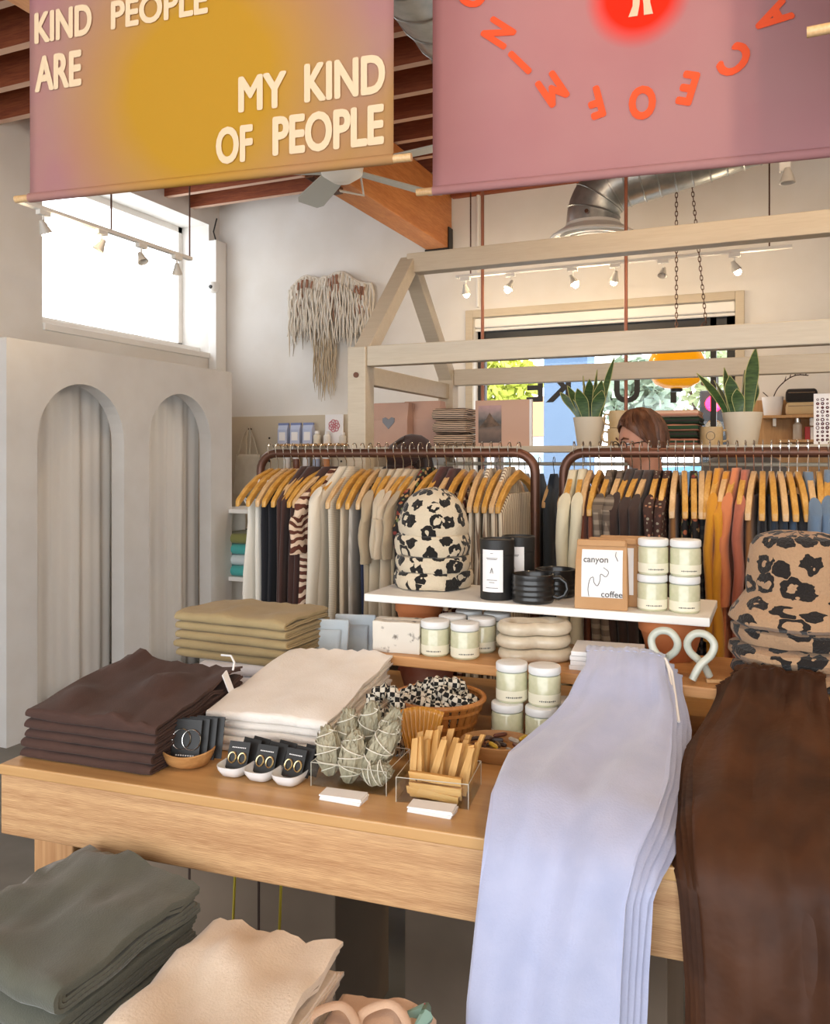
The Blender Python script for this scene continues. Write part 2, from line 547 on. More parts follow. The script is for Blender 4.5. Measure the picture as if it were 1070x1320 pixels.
poly = [(y0, 0)]
for a in arches: poly += arch_pts(*a)
poly += [(y1, 0), (y1, zt), (y0, zt)]
bmm = bmesh.new()
vs = [bmm.verts.new((0, y, z)) for y, z in poly]
f = bmm.faces.new(vs)
r = bmesh.ops.extrude_face_region(bmm, geom=[f])
for e in r['geom']:
    if isinstance(e, bmesh.types.BMVert): e.co.x -= th
bmesh.ops.recalc_face_normals(bmm, faces=bmm.faces)
me = bpy.data.meshes.new('panel'); bmm.to_mesh(me); bmm.free(); me.materials.append(M['plaster'])
o = bpy.data.objects.new('panel', me); COL.objects.link(o); o.parent = part
MB().span(-1.0, -.1, y0, y0 + .05, 0, zt).build('side_panel', M['plaster'], part, smooth=0)
sheer = plain('curtain_linen', '#E2DFDA', .9, bump=.2, bscale=300)
for i, (a0, a1, top) in enumerate(arches):
    cy = (a0 + a1) / 2
    t = thing('curtain', 'pale grey pleated curtain hanging behind the %s arch of the partition' % ('wider near' if i == 0 else 'far'), 'curtain', (AX - .19, 4.2 + cy, 0))
    rnd = random.Random(i)
    ph = [rnd.uniform(0, 6) for _ in range(5)]

    def cf(a, c, ph=ph):
        y = (a - .5) * .84
        x = .012 * sin(y * 30 + ph[0] + .8 * sin(y * 9 + ph[1])) + .005 * sin(y * 77 + ph[2]) + .012 * nz(y * 6, c * 1.5, i)
        return (x, y, .02 + c * 2.04)
    MB().grid(cf, 90, 10).build('cloth', sheer, t, smooth=180, thick=.003)
    MB().tube([(0, -.43, 2.075), (0, .43, 2.075)], .012).build('rod', M['metalwhite'], t)

# ------------------------------------------------------------------ house-shaped timber frame
HX0, HX1, HY0, HY1 = -1.63, 1.05, 3.2, 4.24
hf = thing('house_frame', 'cream painted timber house-shaped frame behind the clothes racks', 'display frame', (HX0, HY0, 0))
L = HX1 - HX0; D = HY1 - HY0
pw = .085


def beam_between(p, q, w, h, name, par=hf, m=None):
    p = Vector(p); q = Vector(q); d = q - p; ln = d.length; z = d.normalized()
    xx = Vector((1, 0, 0)) if abs(z.x) < .9 else Vector((0, 1, 0))
    y = z.cross(xx).normalized(); xx = y.cross(z)
    R = Matrix((xx, y, z)).transposed()
    return MB().box(tuple((p + q) / 2), (w, h, ln), R).build(name, m or M['frame'], par, smooth=0, bevel=.004)


for x in (0, L):
    for y in (0, D):
        beam_between((x, y, 0), (x, y, 2.0), pw, pw, 'post')
    for y in (0, D):
        beam_between((x, y, 1.95), (x, D / 2, 2.475), pw * .9, pw * .8, 'rafter')
    beam_between((x, 0, 1.885), (x, D, 1.885), pw * .5, pw * .95, 'tie_beam')
    beam_between((x, 0, 1.52), (x, D, 1.52), pw * .5, pw * .7, 'side_rail')
for y in (0, D):
    beam_between((pw / 2, y, 1.96), (L - pw / 2, y, 1.96), pw * .7, pw, 'eaves_beam')
beam_between((0, D / 2, 2.465), (L, D / 2, 2.465), pw * .9, pw * 1.1, 'ridge_beam')
for x in (0, L): MB().lathe([(.012, 0), (.012, .006)], 12).mapv(lambda p: Vector((p.x + x, -pw / 2 - p.z, p.y + 1.88))).build('bolt', M['copper'], hf)
SH = 1.585
MB().span(.05, L - .05, .58, 1.0, SH - .03, SH).build('shelf_board', M['frame'], hf, smooth=0, bevel=.003)

# ------------------------------------------------------------------ copper poles
for u, lab in ((622, 'thin copper pipe pole rising behind the house frame, nearest the corner beam'), (807, 'thin copper pipe pole rising behind the house frame, beside the yellow lamp')):
    p = onY(u, 400, 4.52)
    t = thing('copper_pole', lab, 'pole', (p.x, 4.52, 0), group='copper poles')
    MB().tube([(0, 0, .01), (0, 0, 3.66)], .0095, 10).build('pipe', M['copperred'], t)
    MB().lathe([(.05, 0), (.05, .008), (.02, .012), (.02, .03)], 16).build('floor_flange', M['copperred'], t)
p = onY(616, 300, YB - .03)
tag(MB().tube([(p.x, YB - .025, 2.7), (p.x, YB - .025, 3.57)], .014, 8).build('conduit', M['metalwhite']), 'grey conduit on the back wall beside the copper pole', 'conduit')

# ------------------------------------------------------------------ ducts
def spiral_duct(name, label, pts, r, ribs):
    t = thing(name, label, 'duct', pts[0])
    p0 = Vector(pts[0]); P = [Vector(p) - p0 for p in pts]
    MB().tube(P, r, 28).build('pipe', M['galv'], t, smooth=60)
    b = MB()
    ln = 0; acc = 0
    for i in range(len(P) - 1):
        seg = P[i + 1] - P[i]; d = seg.normalized(); s = 0
        while acc <= seg.length - s:
            s += acc; c = P[i] + d * s; acc = ribs
            q = d.cross(Vector((.3, .2, .9))).normalized(); w_ = d.cross(q)
            b.tube([c + (q * cos(2 * pi * k / 24) + w_ * sin(2 * pi * k / 24)) * r * 1.005 for k in range(24)], .006, 5, loop=True)
        acc -= (seg.length - s)
    b.build('seam', M['galv'], t)
    return t


spiral_duct('round_duct', 'round galvanised duct passing between the two banners under the ceiling', [(-1.18, .8, 3.33), (-1.18, 4.1, 3.33)], .2, .17)
dx, dy = -1.0, 5.0
el = [(dx, dy, 2.90), (dx, dy, 2.95)] + [(dx + .21 - .21 * cos(a), dy, 2.95 + .21 * sin(a)) for a in [radians(78) * k / 8 for k in range(1, 9)]] + [(dx + .6, dy, 3.24), (dx + 1.3, dy, 3.40)]
t = spiral_duct('elbow_duct', 'curved galvanised duct ending in a round ceiling diffuser', el, .155, .09)
MB().lathe([(.16, .02), (.17, .0), (.25, -.05), (.255, -.062), (.24, -.066), (.19, -.045), (.185, -.065), (.165, -.065), (.13, -.04), (.12, -.06), (.10, -.06), (.06, -.045), (.01, -.05)], 40).build('diffuser', M['metalwhite'], t, smooth=30)
MB().lathe([(.012, 0), (.012, .03)], 8).mapv(lambda p: Vector((p.x, -.157 - p.z, p.y + .05))).build('damper_knob', M['copper'], t)

# ------------------------------------------------------------------ ceiling fan
fc = Vector((-2.14, 3.976, 3.08))
fan = thing('ceiling_fan', 'white five-blade ceiling fan half hidden behind the yellow banner', 'fan', fc)
MB().lathe([(.02, .09), (.1, .08), (.12, .03), (.11, -.03), (.05, -.07), (.01, -.075)], 24).build('motor_housing', M['metalwhite'], fan)
MB().tube([(0, 0, .08), (0, 0, .565)], .015).build('down_rod', M['metalwhite'], fan)
for k in range(5):
    a = radians(64 + 72 * k)
    R = Matrix.Rotation(a, 3, 'Z') @ Matrix.Rotation(radians(12), 3, 'X')
    b = MB()
    rr = []
    for i in range(9):
        s = i / 8; x = .1 + s * .58; wd = .06 + .025 * s
        if i == 8: wd *= .7
        rr.append([(x, -wd, .004), (x, wd, .004), (x, wd, -.004), (x, -wd, -.004)])
    b.loft(rr).mapv(lambda p: R @ p).build('blade', plain('fan_blade', '#B9BBB5', .5), fan, smooth=30)


# ------------------------------------------------------------------ track lights
bulb = glow('bulb_glow', '#FFE3B0', 45)
spot_dim = plain('spot_grey', '#C9C5BC', .4)


def track(name, label, p0, p1, spots, rods, labs, watts=9, lit=None):
    p0 = Vector(p0); p1 = Vector(p1)
    t = thing(name, label, 'light track', p0)
    d = p1 - p0
    nrm = d.normalized()
    side = Vector((0, 0, 1)).cross(nrm)
    R = Matrix((nrm, side, Vector((0, 0, 1)))).transposed()
    MB().box(tuple(d / 2), (d.length, .034, .02), R).build('rail', M['metalwhite'], t, smooth=0, bevel=.002)
    for s in rods:
        c = d * s
        MB().tube([c + Vector((0, 0, .01)), c + Vector((0, 0, 3.662 - p0.z))], .005, 6).build('hanging_rod', M['copper'], t)
    for i, s in enumerate(spots):
        c = p0 + d * s
        on = True if lit is None else lit[i]
        q = thing('track_spot', labs % ORD[i], 'spot light', c, group=label)
        MB().box((0, 0, -.020), (.07, .03, .026), R).build('adapter', M['metalwhite'], q, smooth=0, bevel=.003)
        MB().tube([(0, 0, -.03), (0, 0, -.06), (.0, .02, -.075)], .006, 6).build('arm', M['metalwhite'], q)
        a = radians(28)
        RR = Matrix.Rotation((i * 2.3) % 6.28, 3, 'Z') @ Matrix.Rotation(pi + a, 3, 'X')
        MB().lathe([(.012, -.03), (.016, -.01), (.03, .03), (.031, .034), (.027, .03), (.006, .006)], 16).mapv(lambda p: RR @ p + Vector((0, 0, -.085))).build('reflector', spot_dim, q)
        if on:
            MB().lathe([(.003, -.022), (.016, -.014), (.023, .0), (.016, .014), (.003, .022)], 12).mapv(lambda p: p + RR @ Vector((0, 0, .045)) + Vector((0, 0, -.085))).build('bulb', bulb, q)
            l = bpy.data.lights.new('spot_lamp', 'POINT'); l.energy = watts[i] if isinstance(watts, tuple) else watts; l.color = WARM; l.shadow_soft_size = .04
            lo = bpy.data.objects.new('spot_lamp', l); COL.objects.link(lo); lo.parent = q
            lo.location = RR @ Vector((0, 0, .10)) + Vector((0, 0, -.09))
    return t


tl0 = onY(588, 357, 5.49); tl1 = onY(1022, 320, 5.49); tl1.z = tl0.z
fr = [(onY(u, 350, 5.49).x - tl0.x) / (tl1.x - tl0.x) for u in (600, 658, 738, 793, 855, 947)]
track('light_track', 'long white light track hanging in front of the back window', tl0, tl1, fr, (.05, .94), '%s white track spot from the left above the back window', 3.5, [1, 1, 1, 1, 0, 1])
b0 = Vector((-3.3, 2.9, 2.75)); b1 = Vector((-3.3, 4.18, 2.75))
track('light_track', 'white light track hanging before the bright left window', b0, b1, (.12, .42, .66, .90), (.477, .992), '%s nearest track spot on the track before the left window', 6, [1, 0, 0, 0])
# unseen tracks added for warm light on the table, banners and racks
track('light_track', 'added white light track over the sales table, out of view', (-1.9, .87, 3.05), (1.6, .87, 3.05), (.06, .3, .5, .72, .95), (.1, .9), '%s spot from the left on the added track over the sales table', (4, 3, 3, 27, 3))  # fourth spot strongest, to cast the nearer banner's shadow on the pink one
track('light_track', 'added white light track above the clothes racks, out of view', (-.6, 2.85, 3.05), (2.4, 2.85, 3.05), (.05, .35, .65, .95), (.1, .9), '%s spot from the left on the added track above the racks', 10)  # added unseen track, also backlights the translucent banners
# clipped spot head seen below the pink banner
p = onY(1012, 200, 4.3)
t = thing('clip_spot', 'white double spot head hanging below the pink banner edge', 'spot light', p)
MB().box((0, 0, .02), (.05, .03, .2)).build('bracket', M['metalwhite'], t, smooth=0, bevel=.004)
for sx, zz in ((-.05, .0), (.01, -.12)):
    MB().lathe([(.012, .05), (.02, .03), (.036, -.02), (.03, -.022), (.005, .0)], 16, (sx, -.03, zz)).build('reflector', spot_dim, t)
MB().tube([(0, 0, .12), (0, 0, 3.65 - p.z)], .006, 6).build('hanging_rod', M['copper'], t)

# ------------------------------------------------------------------ yellow swag lamp
pc = onY(872, 473, 5.3)
t = thing('pendant_lamp', 'round amber-yellow glass pendant lamp hanging on chains before the window', 'lamp', pc)
ym = NT('amber_glass'); ym.b.inputs['Base Color'].default_value = srgb('#F2A41A'); ym.b.inputs['Roughness'].default_value = .15
ym.b.inputs['Subsurface Weight'].default_value = .0; ym.b.inputs['Emission Color'].default_value = srgb('#F5A010'); ym.b.inputs['Emission Strength'].default_value = .35
MB().lathe([(.04, .138), (.085, .132), (.138, .10), (.164, .042), (.17, 0), (.159, -.053), (.127, -.10), (.074, -.127), (.035, -.132)], 32).build('globe_shade', ym.m, t)
MB().lathe([(.045, .125), (.045, .15), (.02, .165)], 16).build('cap', M['copper'], t)
MB().lathe([(.034, -.15), (.036, -.122)], 16).build('lower_collar', M['black'], t)


def chain(par, p, q, step=.028):
    p = Vector(p); q = Vector(q); d = q - p; n = int(d.length / step); dd = d.normalized()
    a = dd.cross(Vector((0, 1, .01))).normalized(); c = dd.cross(a)
    b = MB()
    for i in range(n):
        m = p + d * ((i + .5) / n); s = a if i % 2 else c
        b.tube([m + dd * (.019 * cos(k * pi / 4)) + s * (.008 * sin(k * pi / 4)) for k in range(8)], .0024, 4, loop=True)
    return b.build('chain', M['copper'], par)


chain(t, (0, 0, .16), (0, 0, ZC - pc.z))
chain(t, (.03, 0, .16), (.17, 0, .26)); chain(t, (.17, 0, .26), (.015, 0, ZC - pc.z))

# ------------------------------------------------------------------ street outside
tag(MB().span(-16, 14, YB + .3, 34, -.12, -.02).build('street_pavement', plain('asphalt', '#B5B3B0', .9, '#A5A3A0', scale=2), smooth=0), 'pale street and pavement seen through the back window', 'street')['kind'] = 'structure'
p0 = onY(707, 500, 9.0); p1 = onY(762, 500, 9.0)
t = thing('street_pillar', 'blue-grey painted pillar standing outside the shop window', 'pillar', ((p0.x + p1.x) / 2, 9.0, -.02))
pm = plain('blue_pillar_paint', '#5F7C9E', .7)
MB().span(-(p1.x - p0.x) / 2, (p1.x - p0.x) / 2, -.2, .2, 0, 4.2).build('shaft', pm, t, smooth=0)
MB().span(-.4, .4, -.28, .28, 0, .25).build('plinth', pm, t, smooth=0)
hs = thing('street_house', 'small white house with orange tiled roof across the street', 'house', (onY(688, 540, 22).x, 22, -.02))
MB().span(-1.2, 1.0, -1, 1, 0, 2.15).build('wall', plain('house_wall', '#D8DDE0', .8), hs, smooth=0)
b = MB(); b.loft([[(-1.35, -1.2, 2.1), (-1.35, 0, 3.2), (-1.35, 1.2, 2.1)], [(1.15, -1.2, 2.1), (1.15, 0, 3.2), (1.15, 1.2, 2.1)]])
b.build('roof', plain('orange_roof', '#C98A62', .8), hs, smooth=0)
for x in (-.5, .45):
    wv = MB().span(x - .22, x + .22, -1.03, -1, 1.0, 1.7).build('window', M['white'], hs, smooth=0)
    MB().span(x - .17, x - .02, -1.04, -1.02, 1.05, 1.65).span(x + .02, x + .17, -1.04, -1.02, 1.05, 1.65).build('pane', plain('far_pane', '#8FA0AC', .2), wv, smooth=0)


def tree(label, px, v, Y, rad, cols, seed, n=900):
    p = onY(px, v, Y)
    t = thing('street_tree', label, 'tree', (p.x, Y, -.02))
    h = p.z + .02
    rnd = random.Random(seed)
    tr = MB().tube([(0, 0, 0), (.05, 0, h * .5), (0, 0, h)], [.14, .1, .05]); tr.tube([(.03, 0, h * .6), (.4, .1, h + .2)], [.05, .02]); tr.tube([(.03, 0, h * .55), (-.4, -.1, h + .2)], [.05, .02])
    tr.build('trunk', M['darkwood'], t)
    b = MB()
    for i in range(n):
        d = Vector((rnd.gauss(0, 1), rnd.gauss(0, 1), rnd.gauss(0, 1))).normalized() * rad * rnd.uniform(.25, 1) ** .6
        d.x *= 1 + .25 * sin(3 * d.z + seed); c = d + Vector((0, 0, h))
        a = Vector((rnd.uniform(-1, 1), rnd.uniform(-1, 1), rnd.uniform(-1, 1))).normalized() * .13
        e = a.cross(Vector((rnd.uniform(-1, 1), rnd.uniform(-1, 1), rnd.uniform(-1, 1)))).normalized() * .07
        k = len(b.v); b.v += [tuple(c - a), tuple(c + e), tuple(c + a), tuple(c - e)]; b.f.append([k, k + 1, k + 2, k + 3])
    b.build('foliage', plain('foliage_%d' % seed, cols[0], .7, cols[1], scale=2), t, smooth=0, fix=False)['kind'] = 'stuff'


tree('yellow-green tree across the street at the left of the window', 640, 500, 16, .75, ('#D2D45A', '#B4BE4A'), 1)
tree('grey-green street tree behind the yellow lamp', 815, 505, 13, .55, ('#B9C4B0', '#98A88E'), 2, 500)
tree('olive street tree at the right of the shop window', 905, 475, 19, 1.1, ('#BAC298', '#98A67C'), 3, 600)
# blue parked car
cp = onY(880, 600, 11)
t = thing('parked_car', 'light blue parked car outside the window, seen under the rack rail', 'car', (cp.x, 11, -.02))
prof = [(-2.0, .35), (-2.05, .7), (-1.9, .9), (-1.1, 1.0), (-.55, 1.42), (.6, 1.47), (1.2, 1.05), (1.95, .95), (2.1, .6), (2.05, .35)]
b = MB(); b.loft([[(x, y, z) for x, z in prof] for y in (-.8, -.75, .75, .8)]); b.build('body', plain('car_blue', '#7FB4D6', .25, coat=.6), t, smooth=30)
b = MB(); b.loft([[(x, y, z) for x, z in ((-.95, 1.02), (-.5, 1.36), (.55, 1.4), (1.0, 1.06))] for y in (-.815, -.80)]); b.build('side_window', plain('car_glass', '#4A5A66', .1), t, smooth=0)
for x in (-1.3, 1.3):
    MB().lathe([(.02, -.1), (.32, -.1), (.33, 0), (.32, .1), (.02, .1)], 24).mapv(lambda p: Vector((p.x + x, p.z - .78, p.y + .33))).build('wheel', M['black'], t)
# red signal lamp on a pole
sp = onY(921, 521, 12)
t = thing('traffic_signal', 'traffic signal with a glowing red lamp outside the window', 'traffic signal', (sp.x, 12, -.02))
MB().tube([(0, .1, 0), (0, .1, sp.z + .5)], .05, 10).build('pole', M['black'], t)
MB().box((0, 0, sp.z - .3), (.36, .25, 1.0)).build('housing', M['black'], t, smooth=0, bevel=.02)
for k, c in enumerate((glow('signal_red', '#FF1030', 14), plain('signal_amber', '#5A4210', .4), plain('signal_green', '#123A20', .4))):
    MB().lathe([(.11, 0), (.09, .03), (.01, .05)], 20).mapv(lambda p: Vector((p.x, -.13 - p.z, p.y + sp.z + .02 - .32 * k))).build('lamp', c, t)
# ================================================================== SALES TABLE
TA = radians(4.1)
TZ = .90
tb = thing('sales_table', 'long fir wood sales table with deep grained apron', 'table', (-1.468, 1.245, 0), TA)
TL, TD = 2.3, .98
MB().span(0, TL, 0, TD, TZ - .022, TZ).build('table_top', M['tabletop'], tb, smooth=0, bevel=.003)
MB().span(.0, TL, .004, .045, TZ - .145, TZ - .0225).build('front_apron', M['table'], tb, smooth=0, bevel=.003)
MB().span(.0, TL, TD - .045, TD - .004, TZ - .145, TZ - .0225).build('back_apron', M['table'], tb, smooth=0, bevel=.003)
for x in (.004, TL - .045): MB().span(x, x + .041, .046, TD - .046, TZ - .145, TZ - .0225).build('side_apron', M['table'], tb, smooth=0)
for x, y in ((.046, .046), (TL - .15, .046), (.046, TD - .15), (TL - .15, TD - .15)):
    MB().span(x, x + .1, y, y + .1, 0, TZ - .0225).build('leg', M['tableleg'], tb, smooth=0, bevel=.003)
MB().span(.72, .84, .5, .62, 0, TZ - .0225).build('centre_leg', M['darkwood'], tb, smooth=0, bevel=.003)

# under the table
ct = plain('kraft_taupe', '#8C7B6A', .85, '#7F6F5F', scale=4)
for nm, lab, x0, x1, yy, z1 in (('storage_carton', 'taupe storage carton with dark hand hole under the table', -1.70, -1.02, 1.86, .70), ('storage_carton', 'pale storage carton under the table behind the lavender pants', -.78, -.2, 1.75, .55)):
    t = thing(nm, lab, 'box', ((x0 + x1) / 2, yy, 0))
    hx = (x1 - x0) / 2
    MB().span(-hx, hx, 0, .32, 0, z1).build('carton_body', ct, t, smooth=0, bevel=.004)
    for k in (-.33, .33): MB().span(hx * k - .003, hx * k + .003, -.002, 0, 0, z1).build('seam', M['darkwood'], t, smooth=0)
    if yy > 1.8: MB().span(hx - .15, hx - .10, -.003, 0, .43, .49).build('hand_hole', M['black'], t, smooth=0)
for u0, u1, lab in ((307, 300, 'thin yellow cord hanging under the table, nearer the green sweatshirts'), (366, 361, 'thin yellow cord hanging under the table, nearer the dark leg')):
    p = onY(u0, 1135, 1.62)
    tag(MB().tube([(p.x, 1.62, .755), (p.x + .002, 1.60, .5), (p.x - .02, 1.60, .12)], .0035, 6).build('yellow_cord', plain('yellow_cord', '#D8C23A', .6)), lab, 'cord', 'yellow cords')

# low bench in front of the table
bn = thing('low_bench', 'low dark wood bench carrying the folded sweatshirts', 'bench', (-.93, .98, 0))
MB().span(-.50, .46, -.29, .235, .38, .42).build('bench_top', M['darkwood'], bn, smooth=0, bevel=.004)
for x in (-.46, .38):
    for y in (-.26, .16): MB().span(x, x + .05, y, y + .05, 0, .38).build('leg', M['darkwood'], bn, smooth=0)

# ================================================================== SHELVES ON POTS
WSZ, BSZ = 1.164, 1.04     # tops of white and wooden shelf boards
tag(MB().span(-1.02, -.138, 2.02, 2.285, WSZ - .021, WSZ).build('white_shelf_board', M['white'], smooth=0, bevel=.003), 'white shelf board resting on terracotta pots', 'shelf')
tag(MB().span(-.945, .22, 1.885, 2.19, BSZ - .025, BSZ).build('wooden_shelf_board', M['shelfwood'], smooth=0, bevel=.003), 'wooden shelf board resting on terracotta pots above the table', 'shelf')


def pot(label, x, y, z, h, r, m):
    t = thing('terracotta_pot', label, 'plant pot', (x, y, z), group='terracotta pots under the shelves')
    MB().lathe([(r * .66, 0), (r * .68, .002), (r * .93, h * .66)], 32).build('pot_body', m, t)
    MB().lathe([(r * .93, h * .66), (r * .97, h * .66), (r, h * .70), (r, h * .99), (r * .98, h), (r * .86, h), (r * .84, h * .9), (r * .8, h * .7)], 32, cap=False).build('rim', m, t)


pot('orange terracotta pot under the left end of the white shelf', -.905, 2.13, BSZ, WSZ - .021 - BSZ, .066, M['terra'])
pot('orange terracotta pot behind the marble knots under the white shelf', -.235, 2.13, BSZ, WSZ - .021 - BSZ, .078, M['terra'])
pot('worn terracotta pot under the wooden shelf behind the basket', -.865, 2.09, TZ, BSZ - .025 - TZ, .085, M['terrawear'])
pot('worn terracotta pot under the wooden shelf behind the brown velvet pants', .08, 2.09, TZ, BSZ - .025 - TZ, .085, M['terrawear'])

# ================================================================== BANNERS
def banner(name, label, pl, pr, zb, height, m, wave, seed, ext=(.05, .05)):
    """hanging cloth from pl to pr (xy), lower edge at zb"""
    pl = Vector(pl); pr = Vector(pr); w = (pr - pl).length; ang = math.atan2(pr.y - pl.y, pr.x - pl.x)
    t = thing(name, label, 'banner', (pl.x, pl.y, zb), ang)
    fy = lambda x, z: wave * (sin(x * 7 + seed) * .6 + nz(x * 3, z * 2, seed) * 1.2) * (.25 + .75 * max(0, min(1, 1 - z / height)) * min(1, z / .05 + .1))
    MB().grid(lambda a, c: (a * w, fy(a * w, c * height), c * height), 40, 36).build('cloth', m, t, smooth=180, thick=.0015)
    dm = M['hangerpale']
    MB().tube([(0, 0, .004), (w, 0, .004)], .0135, 12).build('hem', m, t)
    MB().tube([(-ext[0], 0, .004), (w + ext[1], 0, .004)], .011, 12).build('bottom_dowel', dm, t)
    MB().tube([(-ext[0], 0, height), (w + ext[1], 0, height)], .011, 12).build('top_dowel', dm, t)
    b = MB()
    for xe in (-.02, w + .02): b.tube([(xe, 0, height), (xe, 0, ZC - zb)], .003, 5)
    b.build('hanging_cord', M['card'], t)
    return t, fy, w


def place_text(t, fy, s, x, z, size, wid, off, m, rot=0., name='lettering', dy=-.004):
    me = text_mesh(s, 1.0, 0)
    b = MB()
    R = Matrix.Rotation(rot, 4, 'Z')
    for k in range(9 if off else 1):      # heavier strokes: the glyph swept round a small circle
        e = off * size if k else 0
        b.add_mesh(me, R @ Matrix.Translation((e * cos(k * pi / 4), e * sin(k * pi / 4), -.00015 * k * (size > .04))) @ Matrix.Diagonal((wid * size, size, 1, 1)))
    b.mapv(lambda p: Vector((p.x + x, fy(p.x + x, p.y + z) + dy + p.z, p.y + z)))
    return b.build(name, m, t, smooth=0)


# yellow/pink banner
def airbrush(name, base, base2, disc, cx, cz, r, soft, extra=None):
    k = NT(name); k.b.inputs['Roughness'].default_value = .9
    cv = k.co()
    nn = k.n('TexNoise', Scale=2.2, Detail=3); k.l(cv, nn.inputs['Vector'])
    bc = k.ramp(nn.outputs[0], [(.38, srgb(base)), (.64, srgb(base2))])
    vm = k.n('VectorMath'); vm.operation = 'DISTANCE'
    sx = k.n('VectorMath'); sx.operation = 'MULTIPLY'; sx.inputs[1].default_value = (1, 0, 1); k.l(cv, sx.inputs[0])
    k.l(sx.outputs[0], vm.inputs[0]); vm.inputs[1].default_value = (cx, 0, cz)
    d = k.math('ADD', vm.outputs['Value'], k.math('MULTIPLY', k.math('SUBTRACT', nn.outputs[0], .5), soft * .8))
    fac = k.ramp(k.math('DIVIDE', d, r * 2), [(.5 - soft / r * .5, (1, 1, 1)), (.5 + soft / r * .35, (0, 0, 0))])
    c = k.mix(fac, bc, srgb(disc))
    if extra:
        s2 = k.n('SeparateXYZ'); k.l(cv, s2.inputs[0])
        e = k.math('ADD', s2.outputs['X'], k.math('MULTIPLY', s2.outputs['Z'], -.9))
        f2 = k.ramp(e, [(extra[1], (0, 0, 0)), (extra[2], (1, 1, 1))])
        c = k.mix(k.math('MULTIPLY', f2, .55), c, srgb(extra[0]))
    k.col(c)
    tr = k.n('BsdfTranslucent'); k.l(c, tr.inputs[0])
    ms = k.n('MixShader'); ms.inputs[0].default_value = .5
    k.l(k.b.outputs[0], ms.inputs[1]); k.l(tr.outputs[0], ms.inputs[2]); k.l(ms.outputs[0], k.out.inputs[0])
    b = k.n('TexNoise', Scale=500); k.l(cv, b.inputs['Vector']); k.bump(b.outputs[0], .3, .001)
    return k.m


BZ = 2.31
A0 = onZ(38, 257, BZ); A1 = onZ(507, 207, BZ)


def on_banner(u, v, a0, a1):
    # pixel on the vertical plane through a0-a1 -> local x, z
    x, y, s = ray(u, v); d1 = Vector((a1.x - a0.x, a1.y - a0.y)); n = Vector((-d1.y, d1.x))
    d = (n.x * a0.x + n.y * a0.y) / (n.x * x + n.y * y)
    P = Vector((x * d, y * d)); L_ = (P - Vector((a0.x, a0.y))).dot(d1.normalized())
    return L_, CAMZ + s * d - BZ


yx, yz = on_banner(262, 115, A0, A1)
m1 = airbrush('banner_yellow_pink', '#C6959C', '#C9A490', '#D6AC38', yx, yz, .40, .17, ('#D2AE3C', .86, 1.15))
bt, fy, bw = banner('slogan_banner', 'pink and yellow cloth banner reading KIND PEOPLE ARE MY KIND OF PEOPLE', A0.xy, A1.xy, BZ, .78, m1, .006, 1)
cream_ink = plain('cream_print', '#D8C2A2', .9)


for s, u0, u1, vc, hp in (('KIND', 44, 121, 31, 40), ('PEOPLE', 141, 273, 10, 38), ('ARE', 45, 107, 92, 46), ('MY', 308, 371, 119, 46), ('KIND', 391, 499, 101, 50), ('OF', 280, 327, 187, 48), ('PEOPLE', 349, 499, 168, 52)):
    xa, za = on_banner(u0, vc, A0, A1); xb, zb_ = on_banner(u1, vc, A0, A1); xc, zc_ = on_banner((u0 + u1) / 2, vc, A0, A1)
    _, zt_ = on_banner((u0 + u1) / 2, vc - hp / 2, A0, A1); _, zz_ = on_banner((u0 + u1) / 2, vc + hp / 2, A0, A1)
    me = text_mesh(s, 1.0, 0); xs = [v.co.x for v in me.vertices]; ys = [v.co.y for v in me.vertices]
    size = (zt_ - zz_) / (max(ys) - min(ys)); wid = (xb - xa) / (max(xs) - min(xs)) / size
    place_text(bt, fy, s, (xa + xb) / 2 - (max(xs) + min(xs)) / 2 * wid * size, zc_ - (max(ys) + min(ys)) / 2 * size, size * .93, wid, .03, cream_ink)

# pink banner
B0 = onZ(558, 248, BZ); B1 = onZ(1180, 187.5, BZ)
d_ = B1 - B0
cxl, czl = on_banner(822, -6, B0, B1)
m2 = airbrush('banner_pink', '#C9989C', '#CDA0A2', '#F23A18', cxl, czl, .118, .035)
pt, fy2, pw2 = banner('peace_banner', 'dusty pink cloth banner with a red disc and ring of orange letters', B0.xy, B1.xy, BZ, 1.0, m2, .006, 4)
orange = plain('orange_print', '#E8552C', .9)
for ch, u, v, rdeg in (('D', 606, -6, 122), ('N', 641, 42, 128), ('I', 669, 80, 138), ('M', 711, 114, 148), ('F', 768, 130, 166), ('O', 828, 130, 180), ('E', 888, 112, 197), ('C', 949, 77, 222), ('A', 998, 22, 243), ('E', 1022, -40, 265)):
    x, z = on_banner(u, v, B0, B1)
    place_text(pt, fy2, ch, x, z, .118, .72, .042, orange, -radians(rdeg) + 2 * pi if False else radians(360 - rdeg))
# pale hand print in the red disc
b = MB()
for pts in ([(816, 22), (820, 8), (821, -12), (818, -30)], [(836, 19), (834, 5), (832, -12), (834, -30)]):
    q = [on_banner(u, v, B0, B1) for u, v in pts]
    b.loft([[(x - r_, fy2(x, z) - .003, z), (x + r_, fy2(x, z) - .003, z), (x + r_, fy2(x, z) - .005, z), (x - r_, fy2(x, z) - .005, z)] for (x, z), r_ in zip(q, (.012, .009, .010, .012))])
b.build('hand_print', cream_ink, pt)
